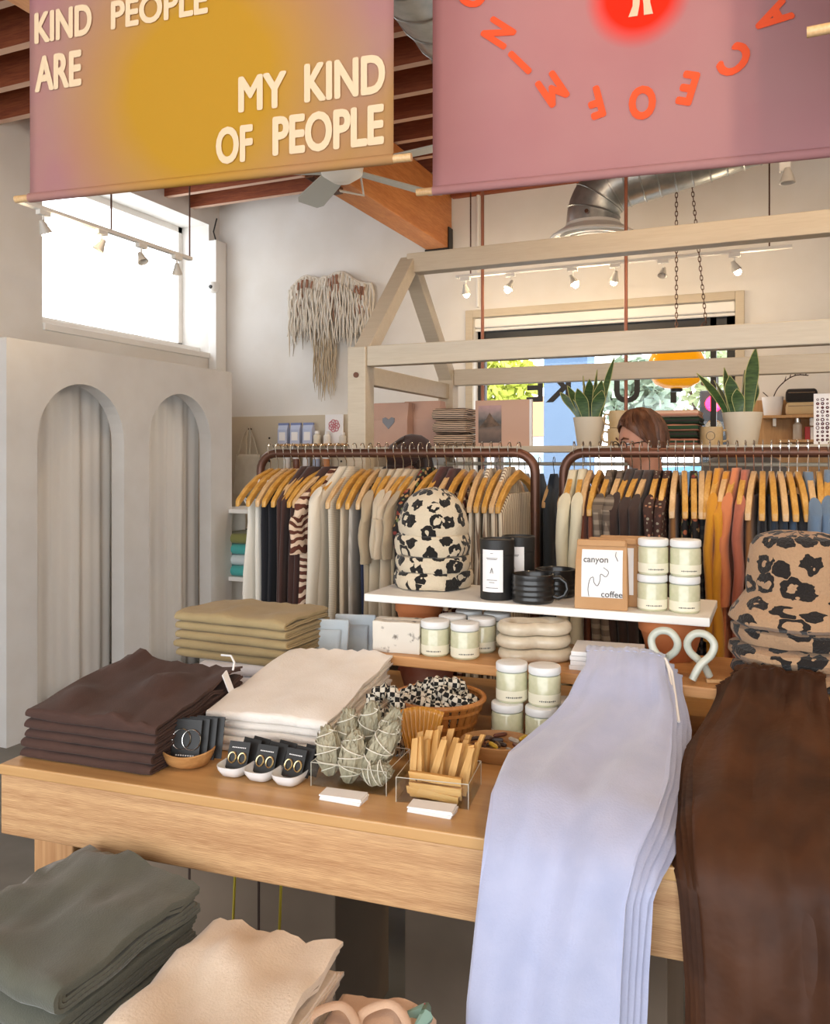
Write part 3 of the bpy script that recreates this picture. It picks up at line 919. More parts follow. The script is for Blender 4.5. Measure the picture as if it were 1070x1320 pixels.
# unseen banner added behind the pink one to block its backlight, and a nearer banner right of the frame
C0 = onZ(931, 196, BZ + .05)
bm3 = airbrush('banner_plum', '#7D5460', '#86606A', '#8A5A66', .4, .4, .1, .05)
banner('plum_banner', 'plum cloth banner added behind the pink one to block its backlight', (C0.x, C0.y + .075), (C0.x + .75, C0.y + .15), BZ + .05, .95, bm3, .004, 7)
p = onZ(1040, 44, 2.40)
banner('plum_banner', 'plum cloth banner right of the pink banner, its dowel tip poking in', (p.x + .06, p.y), (p.x + .8, p.y - .02), 2.40, .9, bm3, .004, 9, (.06, .05))

# ================================================================== RACKS, HANGERS AND GARMENTS
RY_, RZ_ = 2.8, 1.547


def rx(u, Yp): return onY(u, 590, Yp).x


def rack(label, x0, x1, Yr):
    t = thing('clothes_rack', label, 'clothes rack', (x0, Yr, 0))
    w = x1 - x0; R = .07
    pts = [(0, 0, .01)] + [(0, 0, RZ_ - R)] + [(R - R * cos(a), 0, RZ_ - R + R * sin(a)) for a in [pi / 2 * k / 6 for k in range(1, 7)]] + [(w - R + R * sin(a), 0, RZ_ - R + R * cos(a)) for a in [pi / 2 * k / 6 for k in range(0, 7)]] + [(w, 0, .01)]
    MB().tube(pts, .0165, 14).build('pipe_frame', M['copper'], t)
    for x in (0, w):
        MB().tube([(x, 0, .75), (x, 0, .80)], .022, 14).build('coupling', M['copper'], t)
        MB().tube([(x, -.28, .03), (x, .28, .03)], .0165, 12).build('foot_pipe', M['copper'], t)
    MB().tube([(0, 0, .12), (w, 0, .12)], .0145, 12).build('lower_rail', M['copper'], t)
    return t


R1a, R1b = rx(336, RY_), rx(690, RY_)
R2a = rx(727, RY_); R2b = R2a + 1.2
rack('brown copper pipe clothes rack at left, nearer the arched partition', R1a, R1b, RY_)
rack('brown copper pipe clothes rack at right, with the man behind it', R2a, R2b, RY_)


def hanger_proto(m):
    t = thing('wooden_hanger', 'x', 'hanger', (0, 0, 0))
    pts = [(0, .019 * cos(a), .019 * sin(a) + .002) for a in [radians(-30 + 15 * k) for k in range(0, 15)]]
    pts += [(0, -.012, -.028), (0, 0, -.045), (0, 0, -.09)]
    MB().tube(pts, .0019, 5).build('hook', M['chrome'], t)
    rr = []
    for y, z, hh in ((-.206, -.205, .011), (-.198, -.197, .014), (-.15, -.155, .014), (-.09, -.118, .0135), (-.03, -.098, .014), (0, -.09, .016), (.03, -.098, .014), (.09, -.118, .0135), (.15, -.155, .014), (.198, -.197, .014), (.206, -.205, .011)):
        rr.append([(-.0085, y, z - hh), (.0085, y, z - hh), (.0085, y, z + hh), (-.0085, y, z + hh)])
    MB().loft(rr).build('shoulder_bar', m, t, smooth=45, bevel=.003)
    return t


hp = [hanger_proto(M['hanger']), hanger_proto(M['hangerpale'])]


def hang(x, yr, zr, rz, label, group, k=0):
    if not hp[k].get('used'):
        o = hp[k]; o['used'] = 1
    else:
        o = copy_tree(hp[k]); o['used'] = 1
    o.location = (x, yr, zr); o.rotation_euler = (0, 0, rz)
    o['label'] = label; o['group'] = group
    return o


def garment(name, label, cat, x, yr, zr, rz, length, hw, m, tk, sleeve=0, cover=True, flare=1., fold=.006, seed=0, group=None, sm=None):
    t = thing(name, label, cat, (x, yr, zr), rz, group)
    rnd = random.Random(seed); ph = [rnd.uniform(0, 6.28) for _ in range(6)]
    z0 = -.048 if cover else -.128
    N = 30; rings = []
    drops = [0, .012, .03, .06, .09, .125, .17, .24, .34, .46, .6, .75, .9, 1.0]
    for i, q in enumerate(drops):
        dr = q if q <= .125 else .125 + (length - .125) * (q - .125) / .875
        if cover:
            w = .045 + (hw + .008 - .045) * min(1, dr / .125)
        else:
            w = hw * (.55 + .45 * min(1, dr / .06))
        s = max(0, (dr - .125) / max(.01, length - .125))
        w *= 1 + (flare - 1) * s
        tt = tk * (min(1, .75 + dr * 2.5)) * (1 + .15 * s)
        ring = []
        for j in range(N):
            a = 2 * pi * j / N; ca = cos(a); sa = sin(a)
            y = w * (abs(ca) ** .6) * (1 if ca > 0 else -1)
            xx = tt * (abs(sa) ** .6) * (1 if sa > 0 else -1)
            f = fold * min(1, dr / .3)
            xx += f * (sin(y * 42 + ph[0] + s * 2) + .6 * sin(y * 75 + ph[1]))
            y += f * 1.5 * sin(s * 6 + ph[2]) + .01 * s * nz(s * 3, a, seed)
            z = z0 - dr - (.012 * sin(y * 30 + ph[3]) if i == len(drops) - 1 else 0)
            ring.append((xx, y, z))
        rings.append(ring)
    MB().loft(rings).build('body', m, t, smooth=75)
    if sleeve:
        for sg in (-1, 1):
            rr = []
            for i in range(10):
                s = i / 9
                yc = sg * (hw * .97 + .02 * s + .012 * sin(s * 3)); zc = z0 - .10 - s * sleeve
                ra = (.042 if sleeve < .3 else .040 - .012 * s); rb = min(tk * 1.05, .03)
                rr.append([(rb * sin(2 * pi * k / 12) + .004 * sin(s * 9 + ph[4]), yc + ra * cos(2 * pi * k / 12) * (1 + .12 * sin(s * 11 + ph[5])), zc + .03 * sg * cos(2 * pi * k / 12) * (-1 if s < .3 else 0)) for k in range(12)])
            MB().loft(rr).build('sleeve', sm or m, t, smooth=75)
    return t


F = {}
for k, c in dict(white='#D9D4C8', black='#14151C', brown='#3F2620', cream='#D8D0BF', oat='#C4B39A', grey='#A7A29A', navy='#1C2440', tan='#A8977C', beige='#BFB29B', maroon='#4A221D', fleece='#CFC8AE', rust='#92543A', dbrown='#33201A', mustard='#C88A1E', peach='#C97A4E', pinkrust='#A9604A', camel='#8E6238', denim='#44586F', ddenim='#2E3A48', blue='#5F7690', charcoal='#3A3A3E').items():
    F[k] = fabric('cloth_' + k, c, bscale=260)
F['zebra'] = zebra('zebra_print', '#5A2E20', '#D8BFA6', scale=7, dist=9, rot=(1, 2.4, 1.5), thr=.5, det=.9)
F['checker'] = checker('checker_maroon', '#4A2420', '#CDBBA4', .026, (0, 1, 1))
F['stripe'] = stripes('stripe_cream', '#7A6452', '#D8CDB8', 26, 'Y', .32)
F['floralb'] = floral('floral_brown', '#3E2620', ['#A8785A', '#7A4A38', '#8C8676'], 70, .3)
F['florald'] = floral('floral_dark', '#1E1A1A', ['#A05A3C', '#6E7A4A', '#B08A5A', '#7A3028'], 55, .4)
F['plaid'] = plaid('plaid_grey', '#6B5E52', '#9A8D7C', '#3E342E', 10)
F['plaidd'] = plaid('plaid_dark', '#3B3C40', '#77736C', '#1E1E20', 12)
F['knit'] = zebra('knit_rib', '#CFC6B4', '#B9AE9B', scale=50, dist=1, rot=(1, 1, 1), thr=.5)
F['plisse'] = stripes('grey_plisse', '#A59D92', '#B8B0A5', 60, 'Y', .5)

rg = random.Random(5)
# (u of the near edge, kind, material, words, length, half width, thickness, sleeve, cover, flare)
rack1 = [
    (312, 'dress', 'white', 'white strappy summer dress', .62, .14, .016, 0, 0, 1.25),
    (325, 'dress', 'white', 'white tie-front sundress', .95, .15, .016, 0, 0, 1.2),
    (338, 'jumpsuit', 'black', 'black jumpsuit with white drawstring', 1.10, .17, .016, 0, 0, 1.0),
    (350, 'jumpsuit', 'black', 'black ribbed jumpsuit', 1.10, .17, .016, 0, 0, 1.05),
    (361, 'jumpsuit', 'black', 'black wide-leg jumpsuit beside the brown dresses', 1.15, .17, .016, 0, 0, 1.05),
    (372, 'dress', 'brown', 'dark brown ruffle-neck dress', 1.10, .205, .016, 0, 1, 1.2),
    (383, 'dress', 'brown', 'dark brown tank dress', 1.10, .205, .016, 0, 1, 1.2),
    (394, 'dress', 'brown', 'dark brown sleeveless dress', 1.10, .19, .016, 0, 0, 1.2),
    (405, 'dress', 'brown', 'dark brown dress beside the zebra print', 1.10, .19, .016, 0, 1, 1.15),
    (417, 'dress', 'zebra', 'brown and cream zebra print dress', 1.15, .21, .017, .2, 1, 1.1),
    (431, 'cardigan', 'cream', 'long cream knit cardigan beside the zebra dress', 1.0, .21, .019, .6, 1, 1.0),
    (444, 'dress', 'knit', 'oatmeal ribbed knit dress', 1.05, .19, .016, 0, 1, 1.15),
    (457, 'dress', 'oat', 'oat coloured flecked dress', 1.05, .18, .016, 0, 0, 1.2),
    (470, 'dress', 'plisse', 'pale grey plisse dress', 1.05, .18, .017, 0, 0, 1.25),
    (482, 'trousers', 'navy', 'navy blue wide trousers', 1.0, .16, .015, 0, 0, 1.0),
    (497, 'tee', 'tan', 'tan boxy tee with wide sleeves', .66, .22, .019, .22, 1, 1.0),
    (511, 'dress', 'beige', 'beige linen dress', .95, .20, .016, 0, 1, 1.15),
    (524, 'tee', 'beige', 'beige cotton tee', .66, .21, .017, .2, 1, 1.0),
    (537, 'tee', 'oat', 'oat cotton tee above the leopard beanies', .66, .21, .016, .2, 1, 1.0),
    (550, 'tee', 'tan', 'tan cotton tee above the leopard beanies', .66, .21, .016, .2, 1, 1.0),
    (563, 'shirt', 'florald', 'dark floral shirt behind the leopard beanies', .7, .2, .016, .3, 1, 1.0),
    (577, 'top', 'navy', 'navy top behind the leopard beanies', .7, .19, .016, 0, 0, 1.0),
    (589, 'top', 'maroon', 'maroon top right of the leopard beanies', .75, .2, .017, .2, 1, 1.0),
    (602, 'top', 'maroon', 'maroon long-sleeve top beside the checkered dresses', .75, .2, .016, .5, 1, 1.0),
    (614, 'dress', 'checker', 'maroon and cream checkered dress, the left of two', .95, .19, .017, 0, 0, 1.1),
    (627, 'dress', 'checker', 'maroon and cream checkered dress, the right of two', .95, .19, .017, 0, 0, 1.1)]
for i in range(5):
    rack1.append((640 + i * 12.0, 'shirt', 'stripe', 'cream striped shirt, %s of five from the left' % ORD[i], .85, .19, .0155, 0, i % 2, 1.05))
rack2 = [
    (712, 'jacket', 'fleece', 'cream fleece jacket at the left end of the right rack', .72, .21, .022, .5, 1, 1.0),
    (730, 'jacket', 'fleece', 'cream fleece jacket beside the rust tops', .80, .21, .020, .5, 1, 1.0),
    (745, 'top', 'rust', 'rust orange top, the left of two', .72, .19, .016, 0, 0, 1.0),
    (758, 'top', 'rust', 'rust orange top beside the plaid shirts', .75, .19, .016, 0, 0, 1.0),
    (773, 'shirt', 'plaid', 'brown grey plaid shirt, the left of two', .75, .21, .019, .5, 1, 1.0),
    (788, 'shirt', 'plaid', 'brown grey plaid shirt, the right of two', .75, .21, .019, .5, 1, 1.0),
    (801, 'jacket', 'dbrown', 'dark brown corduroy jacket beside the plaid shirts', .85, .2, .017, .5, 1, 1.0),
    (813, 'jacket', 'dbrown', 'dark brown jacket in the middle of three', .85, .2, .017, .5, 1, 1.0),
    (825, 'jacket', 'dbrown', 'dark brown jacket beside the floral blouses', .85, .2, .017, .5, 1, 1.0),
    (838, 'blouse', 'floralb', 'brown ditsy floral blouse, the left of two', .75, .2, .017, .45, 1, 1.0),
    (850, 'blouse', 'floralb', 'brown ditsy floral blouse, the right of two', .75, .2, .017, .45, 1, 1.0),
    (862, 'top', 'camel', 'camel brown top beside the dark florals', .7, .18, .016, 0, 0, 1.0),
    (874, 'dress', 'florald', 'black dress with multicoloured flowers, the left of two', .95, .18, .017, 0, 0, 1.1),
    (886, 'dress', 'florald', 'black dress with multicoloured flowers, the right of two', .95, .19, .017, 0, 1, 1.1),
    (898, 'shirt', 'plaidd', 'charcoal plaid dress, the left of two', .95, .17, .016, 0, 0, 1.0),
    (909, 'shirt', 'plaidd', 'charcoal plaid dress, the right of two', .95, .17, .016, 0, 0, 1.0),
    (921, 'blouse', 'mustard', 'mustard yellow blouse, the left of two', .75, .2, .016, .4, 1, 1.0),
    (933, 'blouse', 'mustard', 'mustard yellow blouse, the right of two', .80, .2, .017, .45, 1, 1.0),
    (946, 'top', 'peach', 'peach orange top beside the mustard blouses', .7, .19, .016, .3, 1, 1.0),
    (958, 'top', 'pinkrust', 'dusty rust top beside the peach one', .7, .19, .016, .3, 1, 1.0),
    (970, 'top', 'camel', 'camel top left of the black one', .7, .18, .016, 0, 0, 1.0),
    (982, 'top', 'black', 'black top beside the dark denim', .7, .18, .016, 0, 0, 1.0),
    (994, 'jeans', 'ddenim', 'dark denim jeans on hanger, the left of two', .9, .17, .016, 0, 0, 1.0),
    (1006, 'jeans', 'ddenim', 'dark denim jeans on hanger, the right of two', .9, .17, .016, 0, 0, 1.0),
    (1018, 'shorts', 'denim', 'mid blue denim shorts on hanger', .5, .17, .016, 0, 0, 1.0),
    (1030, 'jeans', 'charcoal', 'charcoal jeans on hanger', .9, .17, .016, 0, 0, 1.0),
    (1045, 'shirt', 'blue', 'pale blue chambray shirt covering its hanger', .8, .21, .019, .5, 1, 1.0),
    (1060, 'jeans', 'denim', 'blue denim jeans at the right edge of the frame', .9, .17, .017, 0, 0, 1.0),
    (1074, 'jacket', 'blue', 'blue denim jacket past the blue jeans', .8, .2, .018, .5, 1, 1.0)]
for ri, (lst, gl) in enumerate(((rack1, 'clothes on the left rack'), (rack2, 'clothes on the right rack'))):
    for i, (u, nm, mk_, words, ln, hw, tk, sl, cov, flr) in enumerate(lst):
        x = rx(u, RY_ - (.21 if cov else .19))
        lo, hi = ((R1a + .03, R1b - .04), (R2a + .035, R2b - .05))[ri]
        if ri == 0: x = lo + (hi - lo) * (i + .5) / len(lst) * .999
        x = max(lo, min(hi, x))
        a = radians(6 * sin(i * .55 + ri) + rg.uniform(-1.5, 1.5) + (-4 if ri == 0 and i < 10 else 0))
        if ri == 1 and i < 2: x = lo + .03 * i
        gt = garment(nm if nm not in ('top',) else 'knit_top', words + ', on the %s clothes rack' % ('left', 'right')[ri], nm, x, RY_, RZ_ - rg.uniform(0, .012), a, ln, hw, F[mk_], tk * .87, sl, cov, flr, seed=i + 50 * ri, group=gl)
        hang(x, RY_, RZ_ + .0165, a, 'wooden hanger carrying the ' + words.split(',')[0] + ((',' + words.split(',')[1]) if ',' in words else ''), 'hangers on the %s rack' % ('left', 'right')[ri], 1 if (i % 3 == 2) else 0)
        if ri == 0 and i == 2:
            for q_ in (0, .012): MB().tube([(-.018, -.165 + q_, -.56), (-.026, -.185 + q_, -.62), (-.024, -.178, -.72 - q_ * 4), (-.026, -.18, -.84 - q_ * 5)], .003, 6).build('drawstring', M['card'], gt)
        if ri == 0 and i in (0, 1):
            for q_ in (-.06, .0): MB().tube([(-.012 + .03 * sin(k * .7), q_ - .05 + .035 * cos(k * .7), -.10 - .012 * k + .02 * sin(k * 1.3)) for k in range(10)], .0035, 6).build('tie_cord', M['card'], gt)
# rod of dark garments below the house shelf
rd = thing('hanging_rod', 'cream rod under the house frame shelf', 'rod', (-.2, 4.0, 1.50))
MB().tube([(-1.36, 0, 0), (1.2, 0, 0)], .009, 10).build('tube', M['frame'], rd)
for x in (-1.3, 1.1): MB().tube([(x, 0, 0), (x, 0, .055)], .008, 8).build('rod_bracket', M['chrome'], rd)
far = ['black', 'ddenim', 'charcoal', 'navy', 'white', 'black', 'ddenim', 'black', 'navy', 'rust', 'tan', 'camel', 'peach', 'black', 'cream', 'oat']
for i in range(16):
    x = -1.42 + i * .072
    w_ = {'black': 'black', 'ddenim': 'dark denim', 'charcoal': 'charcoal', 'navy': 'navy', 'white': 'white', 'rust': 'rust', 'tan': 'tan', 'camel': 'camel', 'peach': 'peach', 'cream': 'cream', 'oat': 'oat'}[far[i]]
    garment('knit_top', '%s top on the rod under the house shelf, %s from the left' % (w_, (ORD + ['eleventh', 'twelfth', 'thirteenth', 'fourteenth', 'fifteenth', 'sixteenth'])[i]), 'top', x, 4.0, 1.50, radians(rg.uniform(-3, 3)), .7, .19, F[far[i]], .02, 0, 1, 1, seed=200 + i, group='tops under the house shelf')
    hang(x, 4.0, 1.512, 0, 'hanger of the %s top on the rod under the house shelf' % (ORD + ['eleventh', 'twelfth', 'thirteenth', 'fourteenth', 'fifteenth', 'sixteenth'])[i], 'hangers under the house shelf', 1)
# ================================================================== FOLDED STACKS
def catmull(P, n):
    out = []
    for i in range(len(P) - 1):
        p0 = P[max(0, i - 1)]; p1 = P[i]; p2 = P[i + 1]; p3 = P[min(len(P) - 1, i + 2)]
        for k in range(n):
            t = k / n
            out.append(tuple(.5 * (2 * b_ + (c_ - a_) * t + (2 * a_ - 5 * b_ + 4 * c_ - d_) * t * t + (3 * b_ - a_ - 3 * c_ + d_) * t ** 3) for a_, b_, c_, d_ in zip(p0, p1, p2, p3)))
    out.append(tuple(P[-1])); return out


def folded(name, label, cat, loc, rz, w, L, z0, t, m, plies=2, seed=0, sseed=0, wr=.006, group=None, ripple=0, band=None):
    """one folded garment: nested U folds, fold at local y=0; z0=(front,back) bottoms, t=(front,back) thickness"""
    rnd = random.Random(seed)
    dx_, dy_ = rnd.uniform(-.006, .006), rnd.uniform(-.006, .006)
    o = thing(name, label, cat, (loc[0], loc[1], loc[2]), rz, group)
    b = MB()
    nx = 18
    for j in range(plies):
        R = .5 - j * .5 / plies; Ri = max(.02, R - .46 / plies)
        Lj = L - j * .006 + rnd.uniform(-.006, .004)
        rings = []
        for i in range(nx + 1):
            q = i / nx; x = (q - .5) * w + dx_
            wj = 1 - j * .015
            x *= wj
            e = min(q, 1 - q) * w; ef = .80 + .20 * min(1, sqrt(max(0, e / .014)))
            pts = []
            tf = t[0]
            yo = .004 * nz(x * 12, seed, 3) + dy_
            ns = 8
            y_s = tf * .5
            for k in range(ns): pts.append((Lj + (y_s - Lj) * k / ns, R))
            for k in range(9):
                a = pi / 2 + pi * k / 8; pts.append((y_s + tf * R * cos(a) * 1.15, R * sin(a)))
            for k in range(1, ns + 1): pts.append((y_s + (Lj - y_s) * k / ns, -R))
            for k in range(ns): pts.append((Lj + (y_s - Lj) * k / ns, -Ri))
            for k in range(9):
                a = -pi / 2 - pi * k / 8; pts.append((y_s + tf * Ri * cos(a) * 1.15, Ri * sin(a)))
            for k in range(1, ns + 1): pts.append((y_s + (Lj - y_s) * k / ns, Ri))
            ring = []
            for (y, h) in pts:
                s = max(0, min(1, y / L)); tt = t[0] + (t[1] - t[0]) * s; zz = z0[0] + (z0[1] - z0[0]) * s
                z = zz + tt * (.5 + h * ef * .99)
                z += wr * .5 * (nz(x * 9 + sseed, y * 9, sseed) + 0.5 * nz(x * 22, y * 22, seed)) * (.3 + .7 * s)
                if h > 0: z += wr * (max(0, nz(x * 12, y * 10, seed * 1.7)) + .45 * abs(nz(x * 26 + 4 * nz(y * 9, x * 9, seed), y * 14, seed * .7)))
                if ripple: z += ripple * sin(x * 170 + seed) * max(0, (s - .75) * 4)
                ring.append((x + .003 * nz(y * 14, seed, h), y + yo, z))
            rings.append(ring)
        b.loft(rings)
    b.build('cloth', m, o, smooth=70)
    return o


def stack(name, words, cat, p, rz, w, L, n, hf, hb, m, base=(0, 0), plies=2, wr=.006, group=None, seed=0, ripple=0, place=''):
    out = []
    for i in range(n):
        z0 = (base[0] + hf * i / n, base[1] + hb * i / n); t = (hf / n * .97, hb / n * .97)
        out.append(folded(name, '%s, %s of the stack %s' % (words, fromtop(i, n), place), cat, p, rz, w, L, z0, t, m, plies, seed * 31 + i, seed, wr * (1.6 if i == n - 1 else .25), group, ripple))
    return out


fb = fabric('sweat_brown', '#4A3128', '#402921', sheen=.05)
ft = fabric('sweat_tan', '#A8946C', '#9E8A62', sheen=.1)
fw = fabric('sweat_white', '#DEDDE2', sheen=.3)
fcr = fabric('terry_cream', '#F0EAE2', '#E8DFD4', bump=.9, bscale=220)
fg = fabric('sweat_green', '#57574A', '#4D4E42', sheen=.3)
fp = fabric('sweat_oat', '#E2D0BC', '#DAC6AE', bump=.7, bscale=240)
br = stack('folded_sweatpants', 'dark brown folded sweatpants', 'sweatpants', (-1.29, 1.305, TZ), TA, .325, .33, 5, .098, .134, fb, wr=.020, group='brown sweatpants on the table corner', seed=1, ripple=.002, place='on the table corner')
tg = br[-1]
MB().box((.172, .262, .110), (.003, .020, .075), Matrix.Rotation(radians(-10), 3, 'Y') @ Matrix.Rotation(radians(20), 3, 'X')).build('swing_tag', M['card'], tg, smooth=0)
MB().tube([(.12, .31, .168), (.155, .295, .172), (.17, .285, .160), (.172, .275, .145)], .0025, 5).build('tag_string', M['card'], tg)
stack('folded_sweatshirt', 'white folded sweatshirt', 'sweatshirt', (-1.245, 1.83, TZ), TA, .34, .30, 3, .085, .085, fw, wr=.008, group='white sweatshirts under the tan ones', seed=2, place='under the tan sweatpants')
stack('folded_sweatpants', 'tan folded sweatpants', 'sweatpants', (-1.335, 1.845, TZ + .086), TA - radians(6), .36, .22, 5, .120, .125, ft, wr=.008, group='tan sweatpants on the white sweatshirts', seed=3, place='behind the brown sweatpants')
stack('folded_towelling_pants', 'cream towelling pants', 'pants', (-.992, 1.495, TZ), TA, .285, .385, 5, .085, .138, fcr, wr=.010, group='cream towelling pants on the table', seed=4, ripple=.003, place='in the table middle')
stack('folded_sweatshirt', 'grey-green folded sweatshirt', 'sweatshirt', (-1.115, .93, .42), radians(-6), .30, .30, 7, .33, .36, fg, plies=3, wr=.02, group='grey-green sweatshirts on the bench', seed=5, place='on the low bench')
stack('folded_sweatshirt', 'oat cream folded sweatshirt', 'sweatshirt', (-.765, .91, .42), radians(2), .25, .29, 6, .29, .31, fp, plies=3, wr=.022, group='oat sweatshirts on the bench', seed=6, place='on the low bench')
tk = fabric('tank_blush', '#D9B79A', '#CDA98C')
tt_ = stack('folded_tank_top', 'blush pink folded tank top', 'tank top', (-.56, 1.05, .42), radians(3), .16, .16, 4, .245, .245, tk, plies=2, wr=.012, group='blush tank tops on the bench', seed=7, place='beside the lavender pants')
b = MB()
for x, y in ((-.05, .03), (.02, .06)):
    b.tube(catmull([(x - .03, y, .24), (x - .035, y + .03, .262), (x, y + .06, .268), (x + .035, y + .04, .26), (x + .05, y, .243)], 6), .007, 8, flat=.5)
b.build('shoulder_strap', tk, tt_[-1])
tag(MB().tube([(-.495, 1.15, .672), (-.485, 1.17, .686), (-.495, 1.195, .677), (-.52, 1.18, .672)], [.006, .011, .011, .006], 8).build('printed_cloth_tab', floral('leaf_print', '#7F9A8C', ['#C96A7A', '#5F7A68'], 60)), 'small green printed cloth tab on the blush tank tops', 'cloth tab')

# ------------------------------------------------------------------ trousers draped over shelf and table edge
def draped(words, path, outline, n, m, bandm, group, edge, cordm=None, seed=0, side=1, wr=1.):
    """path rows (y, z) from waist to hem; outline rows (v, uL, uR) give the width along it"""
    dense = catmull(path, 8)
    rows = []
    for y, z in dense:
        xm = -.3 if side > 0 else 0.
        d = xm * FX + y * FY; v = 590 + (CAMZ - z) * 1080 / d
        v = max(outline[0][0], min(outline[-1][0], v))
        for (v0, l0, r0), (v1, l1, r1) in zip(outline, outline[1:]):
            if v0 <= v <= v1:
                f_ = (v - v0) / (v1 - v0); uL = l0 + (l1 - l0) * f_; uR = r0 + (r1 - r0) * f_; break
        xa, xb = onY(uL, v, y).x, onY(uR, v, y).x
        rows.append((y, z, (xb - xa) / 2, (xa + xb) / 2))
    tot = len(rows); yb = path[-1][0]; xc = rows[-1][3]
    step = .0108
    for li in range(n):
        off = (n - 1 - li) * step; top = li == n - 1
        o = thing('draped_trousers', '%s, %s of the pile over %s' % (words, fromtop(li, n), edge), 'trousers', (xc, yb, 0), 0, group)
        rings = []; N = 44 if top else 22
        sh = side * (n - 1 - li) * .0085
        for i, (y, z, hw, xs) in enumerate(rows):
            a = rows[max(0, i - 1)]; c = rows[min(tot - 1, i + 1)]
            ty, tz = c[0] - a[0], c[1] - a[1]; l_ = sqrt(ty * ty + tz * tz); ty /= l_; tz /= l_
            ny, nz_ = tz, -ty
            s = i / (tot - 1)
            gath = max(0, 1 - s * 2.2) * min(1, max(0, (s - .10) * 6))
            fall = min(1, max(0, (s - .25) * 2))
            ring = []

            def wave(x):
                w_ = .006 * nz(x * 2.2 + seed, s * 5, li * .3) + .005 * sin(x * 6 + s * 2.5 + seed) * fall
                if top:
                    w_ += wr * (gath * (.0045 * sin(x * 13 + seed + 2 * nz(s * 4, x, seed)) + .003 * sin(x * 23 + seed)) + min(1, s * 5) * .012 * nz(x * 2.2 + s * 2, s * 6, seed + 2) + .003 * abs(nz(x * 4 + s * 5, s * 10, seed + 5)) * max(0, 1 - s * 1.2))
                return w_
            jx = .004 * nz(s * 6, li, seed)
            for sg_ in (1, -1):
                for k in range(N):
                    x = (k / (N - 1) * 2 - 1) * sg_
                    h = sg_ * .0062 * (1 - abs(x) ** 6) + wave(x) * (1 if sg_ > 0 or not top else .3)
                    ring.append((xs - xc + x * hw + sh + jx, y + ny * (h - off) - yb, z + nz_ * (h - off)))
            rings.append(ring)
        nb = 13
        MB().loft(rings[nb - 2:]).build('trouser_cloth', m, o, smooth=75)
        br_ = []
        for r_ in rings[:nb]:
            cx = sum(p[0] for p in r_) / len(r_); cy = sum(p[1] for p in r_) / len(r_); cz = sum(p[2] for p in r_) / len(r_)
            br_.append([(cx + (p[0] - cx) * 1.02, cy + (p[1] - cy) * 1.1, cz + (p[2] - cz) * 1.1 + (.0014 * sin(k * 1.45) if k < N else 0)) for k, p in enumerate(r_)])
        MB().loft(br_).build('waistband', bandm, o, smooth=75)
        if cordm and top:
            p = rings[nb][N - 1]
            for q_, w_ in ((0, .15), (.006, .165)):
                MB().tube([p, (p[0] + .012 + q_, p[1] - .03, p[2] - .02), (p[0] + .026 + q_, p[1] - w_ * .55, p[2] - .055), (p[0] + .040 + q_, p[1] - w_, p[2] - .085)], .0028, 6).build('drawstring', cordm, o)


lav = fabric('velour_lavender', '#B4B8D2', '#A8AECB', bump=.5, bscale=260, sheen=.5)
vel = NT('velvet_brown'); vel.b.inputs['Roughness'].default_value = .6
vel.b.inputs['Base Color'].default_value = srgb('#4A2B17'); vel.b.inputs['Specular IOR Level'].default_value = .3; vel.b.inputs['Sheen Weight'].default_value = .16; vel.b.inputs['Sheen Tint'].default_value = srgb('#B0703C'); vel.b.inputs['Sheen Roughness'].default_value = .35
nn_ = vel.n('TexNoise', Scale=7, Detail=4); vel.l(vel.co(), nn_.inputs['Vector'])
vel.col(vel.ramp(nn_.outputs[0], [(.35, srgb('#341B0C')), (.7, srgb('#502D15'))])); vel.bump(nn_.outputs[0], .35, .03)
vel = vel.m
out_l = [(838, 757, 857), (864, 755, 858), (880, 746, 863), (905, 733, 868), (930, 712, 866), (950, 690, 866), (985, 655, 862), (1040, 633, 844), (1090, 626, 822), (1150, 620, 807), (1250, 609, 799), (1330, 600, 795)]
path_l = [(1.945, 1.090), (1.915, 1.094), (1.88, 1.086), (1.82, 1.058), (1.74, 1.022), (1.64, .998), (1.54, .986), (1.44, .976), (1.35, .964), (1.268, .915), (1.243, .82), (1.236, .68), (1.228, .46)]
draped('pale lavender velour trousers', path_l, out_l, 5, lav, lav, 'lavender trousers draped over the table', 'the table edge', fcr, 3, 1)
out_b = [(860, 948, 1062), (884, 944, 1066), (920, 926, 1078), (960, 902, 1088), (1000, 893, 1096), (1060, 891, 1102), (1130, 896, 1108), (1200, 903, 1112), (1330, 910, 1118)]
path_b = [(1.92, 1.080), (1.89, 1.086), (1.86, 1.08), (1.81, 1.055), (1.74, 1.025), (1.65, 1.004), (1.55, .992), (1.45, .982), (1.37, .965), (1.30, .92), (1.275, .82), (1.262, .68), (1.25, .46)]
draped('dark brown velvet trousers', path_b, out_b, 5, vel, vel, 'brown velvet trousers draped over the table', 'the table', None, 9, -1, 1.7)

# ================================================================== LEOPARD HATS
lp1 = leopard('leopard_cream', '#CDBFA6', '#15120F', 19)
lp2 = leopard('leopard_tan', '#A98868', '#1A1411', 18)


def lumpy(prof, n, seed, amp, sx=1., sy=1.):
    rings = []
    for i, (r, z) in enumerate(prof):
        rings.append([(sx * (r * (1 + amp * nz(2 * cos(2 * pi * k / n), 2 * sin(2 * pi * k / n), seed + z * 9))) * cos(2 * pi * k / n),
                       sy * (r * (1 + amp * nz(2 * cos(2 * pi * k / n), 2 * sin(2 * pi * k / n), seed + z * 9))) * sin(2 * pi * k / n), z + amp * .05 * nz(3 * cos(2 * pi * k / n), 3 * sin(2 * pi * k / n), seed + 5)) for k in range(n)])
    return MB().loft(rings)


def cuff(r, z0, h):
    return [(r * .80, z0), (r * .95, z0 + h * .08), (r, z0 + h * .35), (r * .995, z0 + h * .7), (r * .94, z0 + h * .96), (r * .8, z0 + h)]


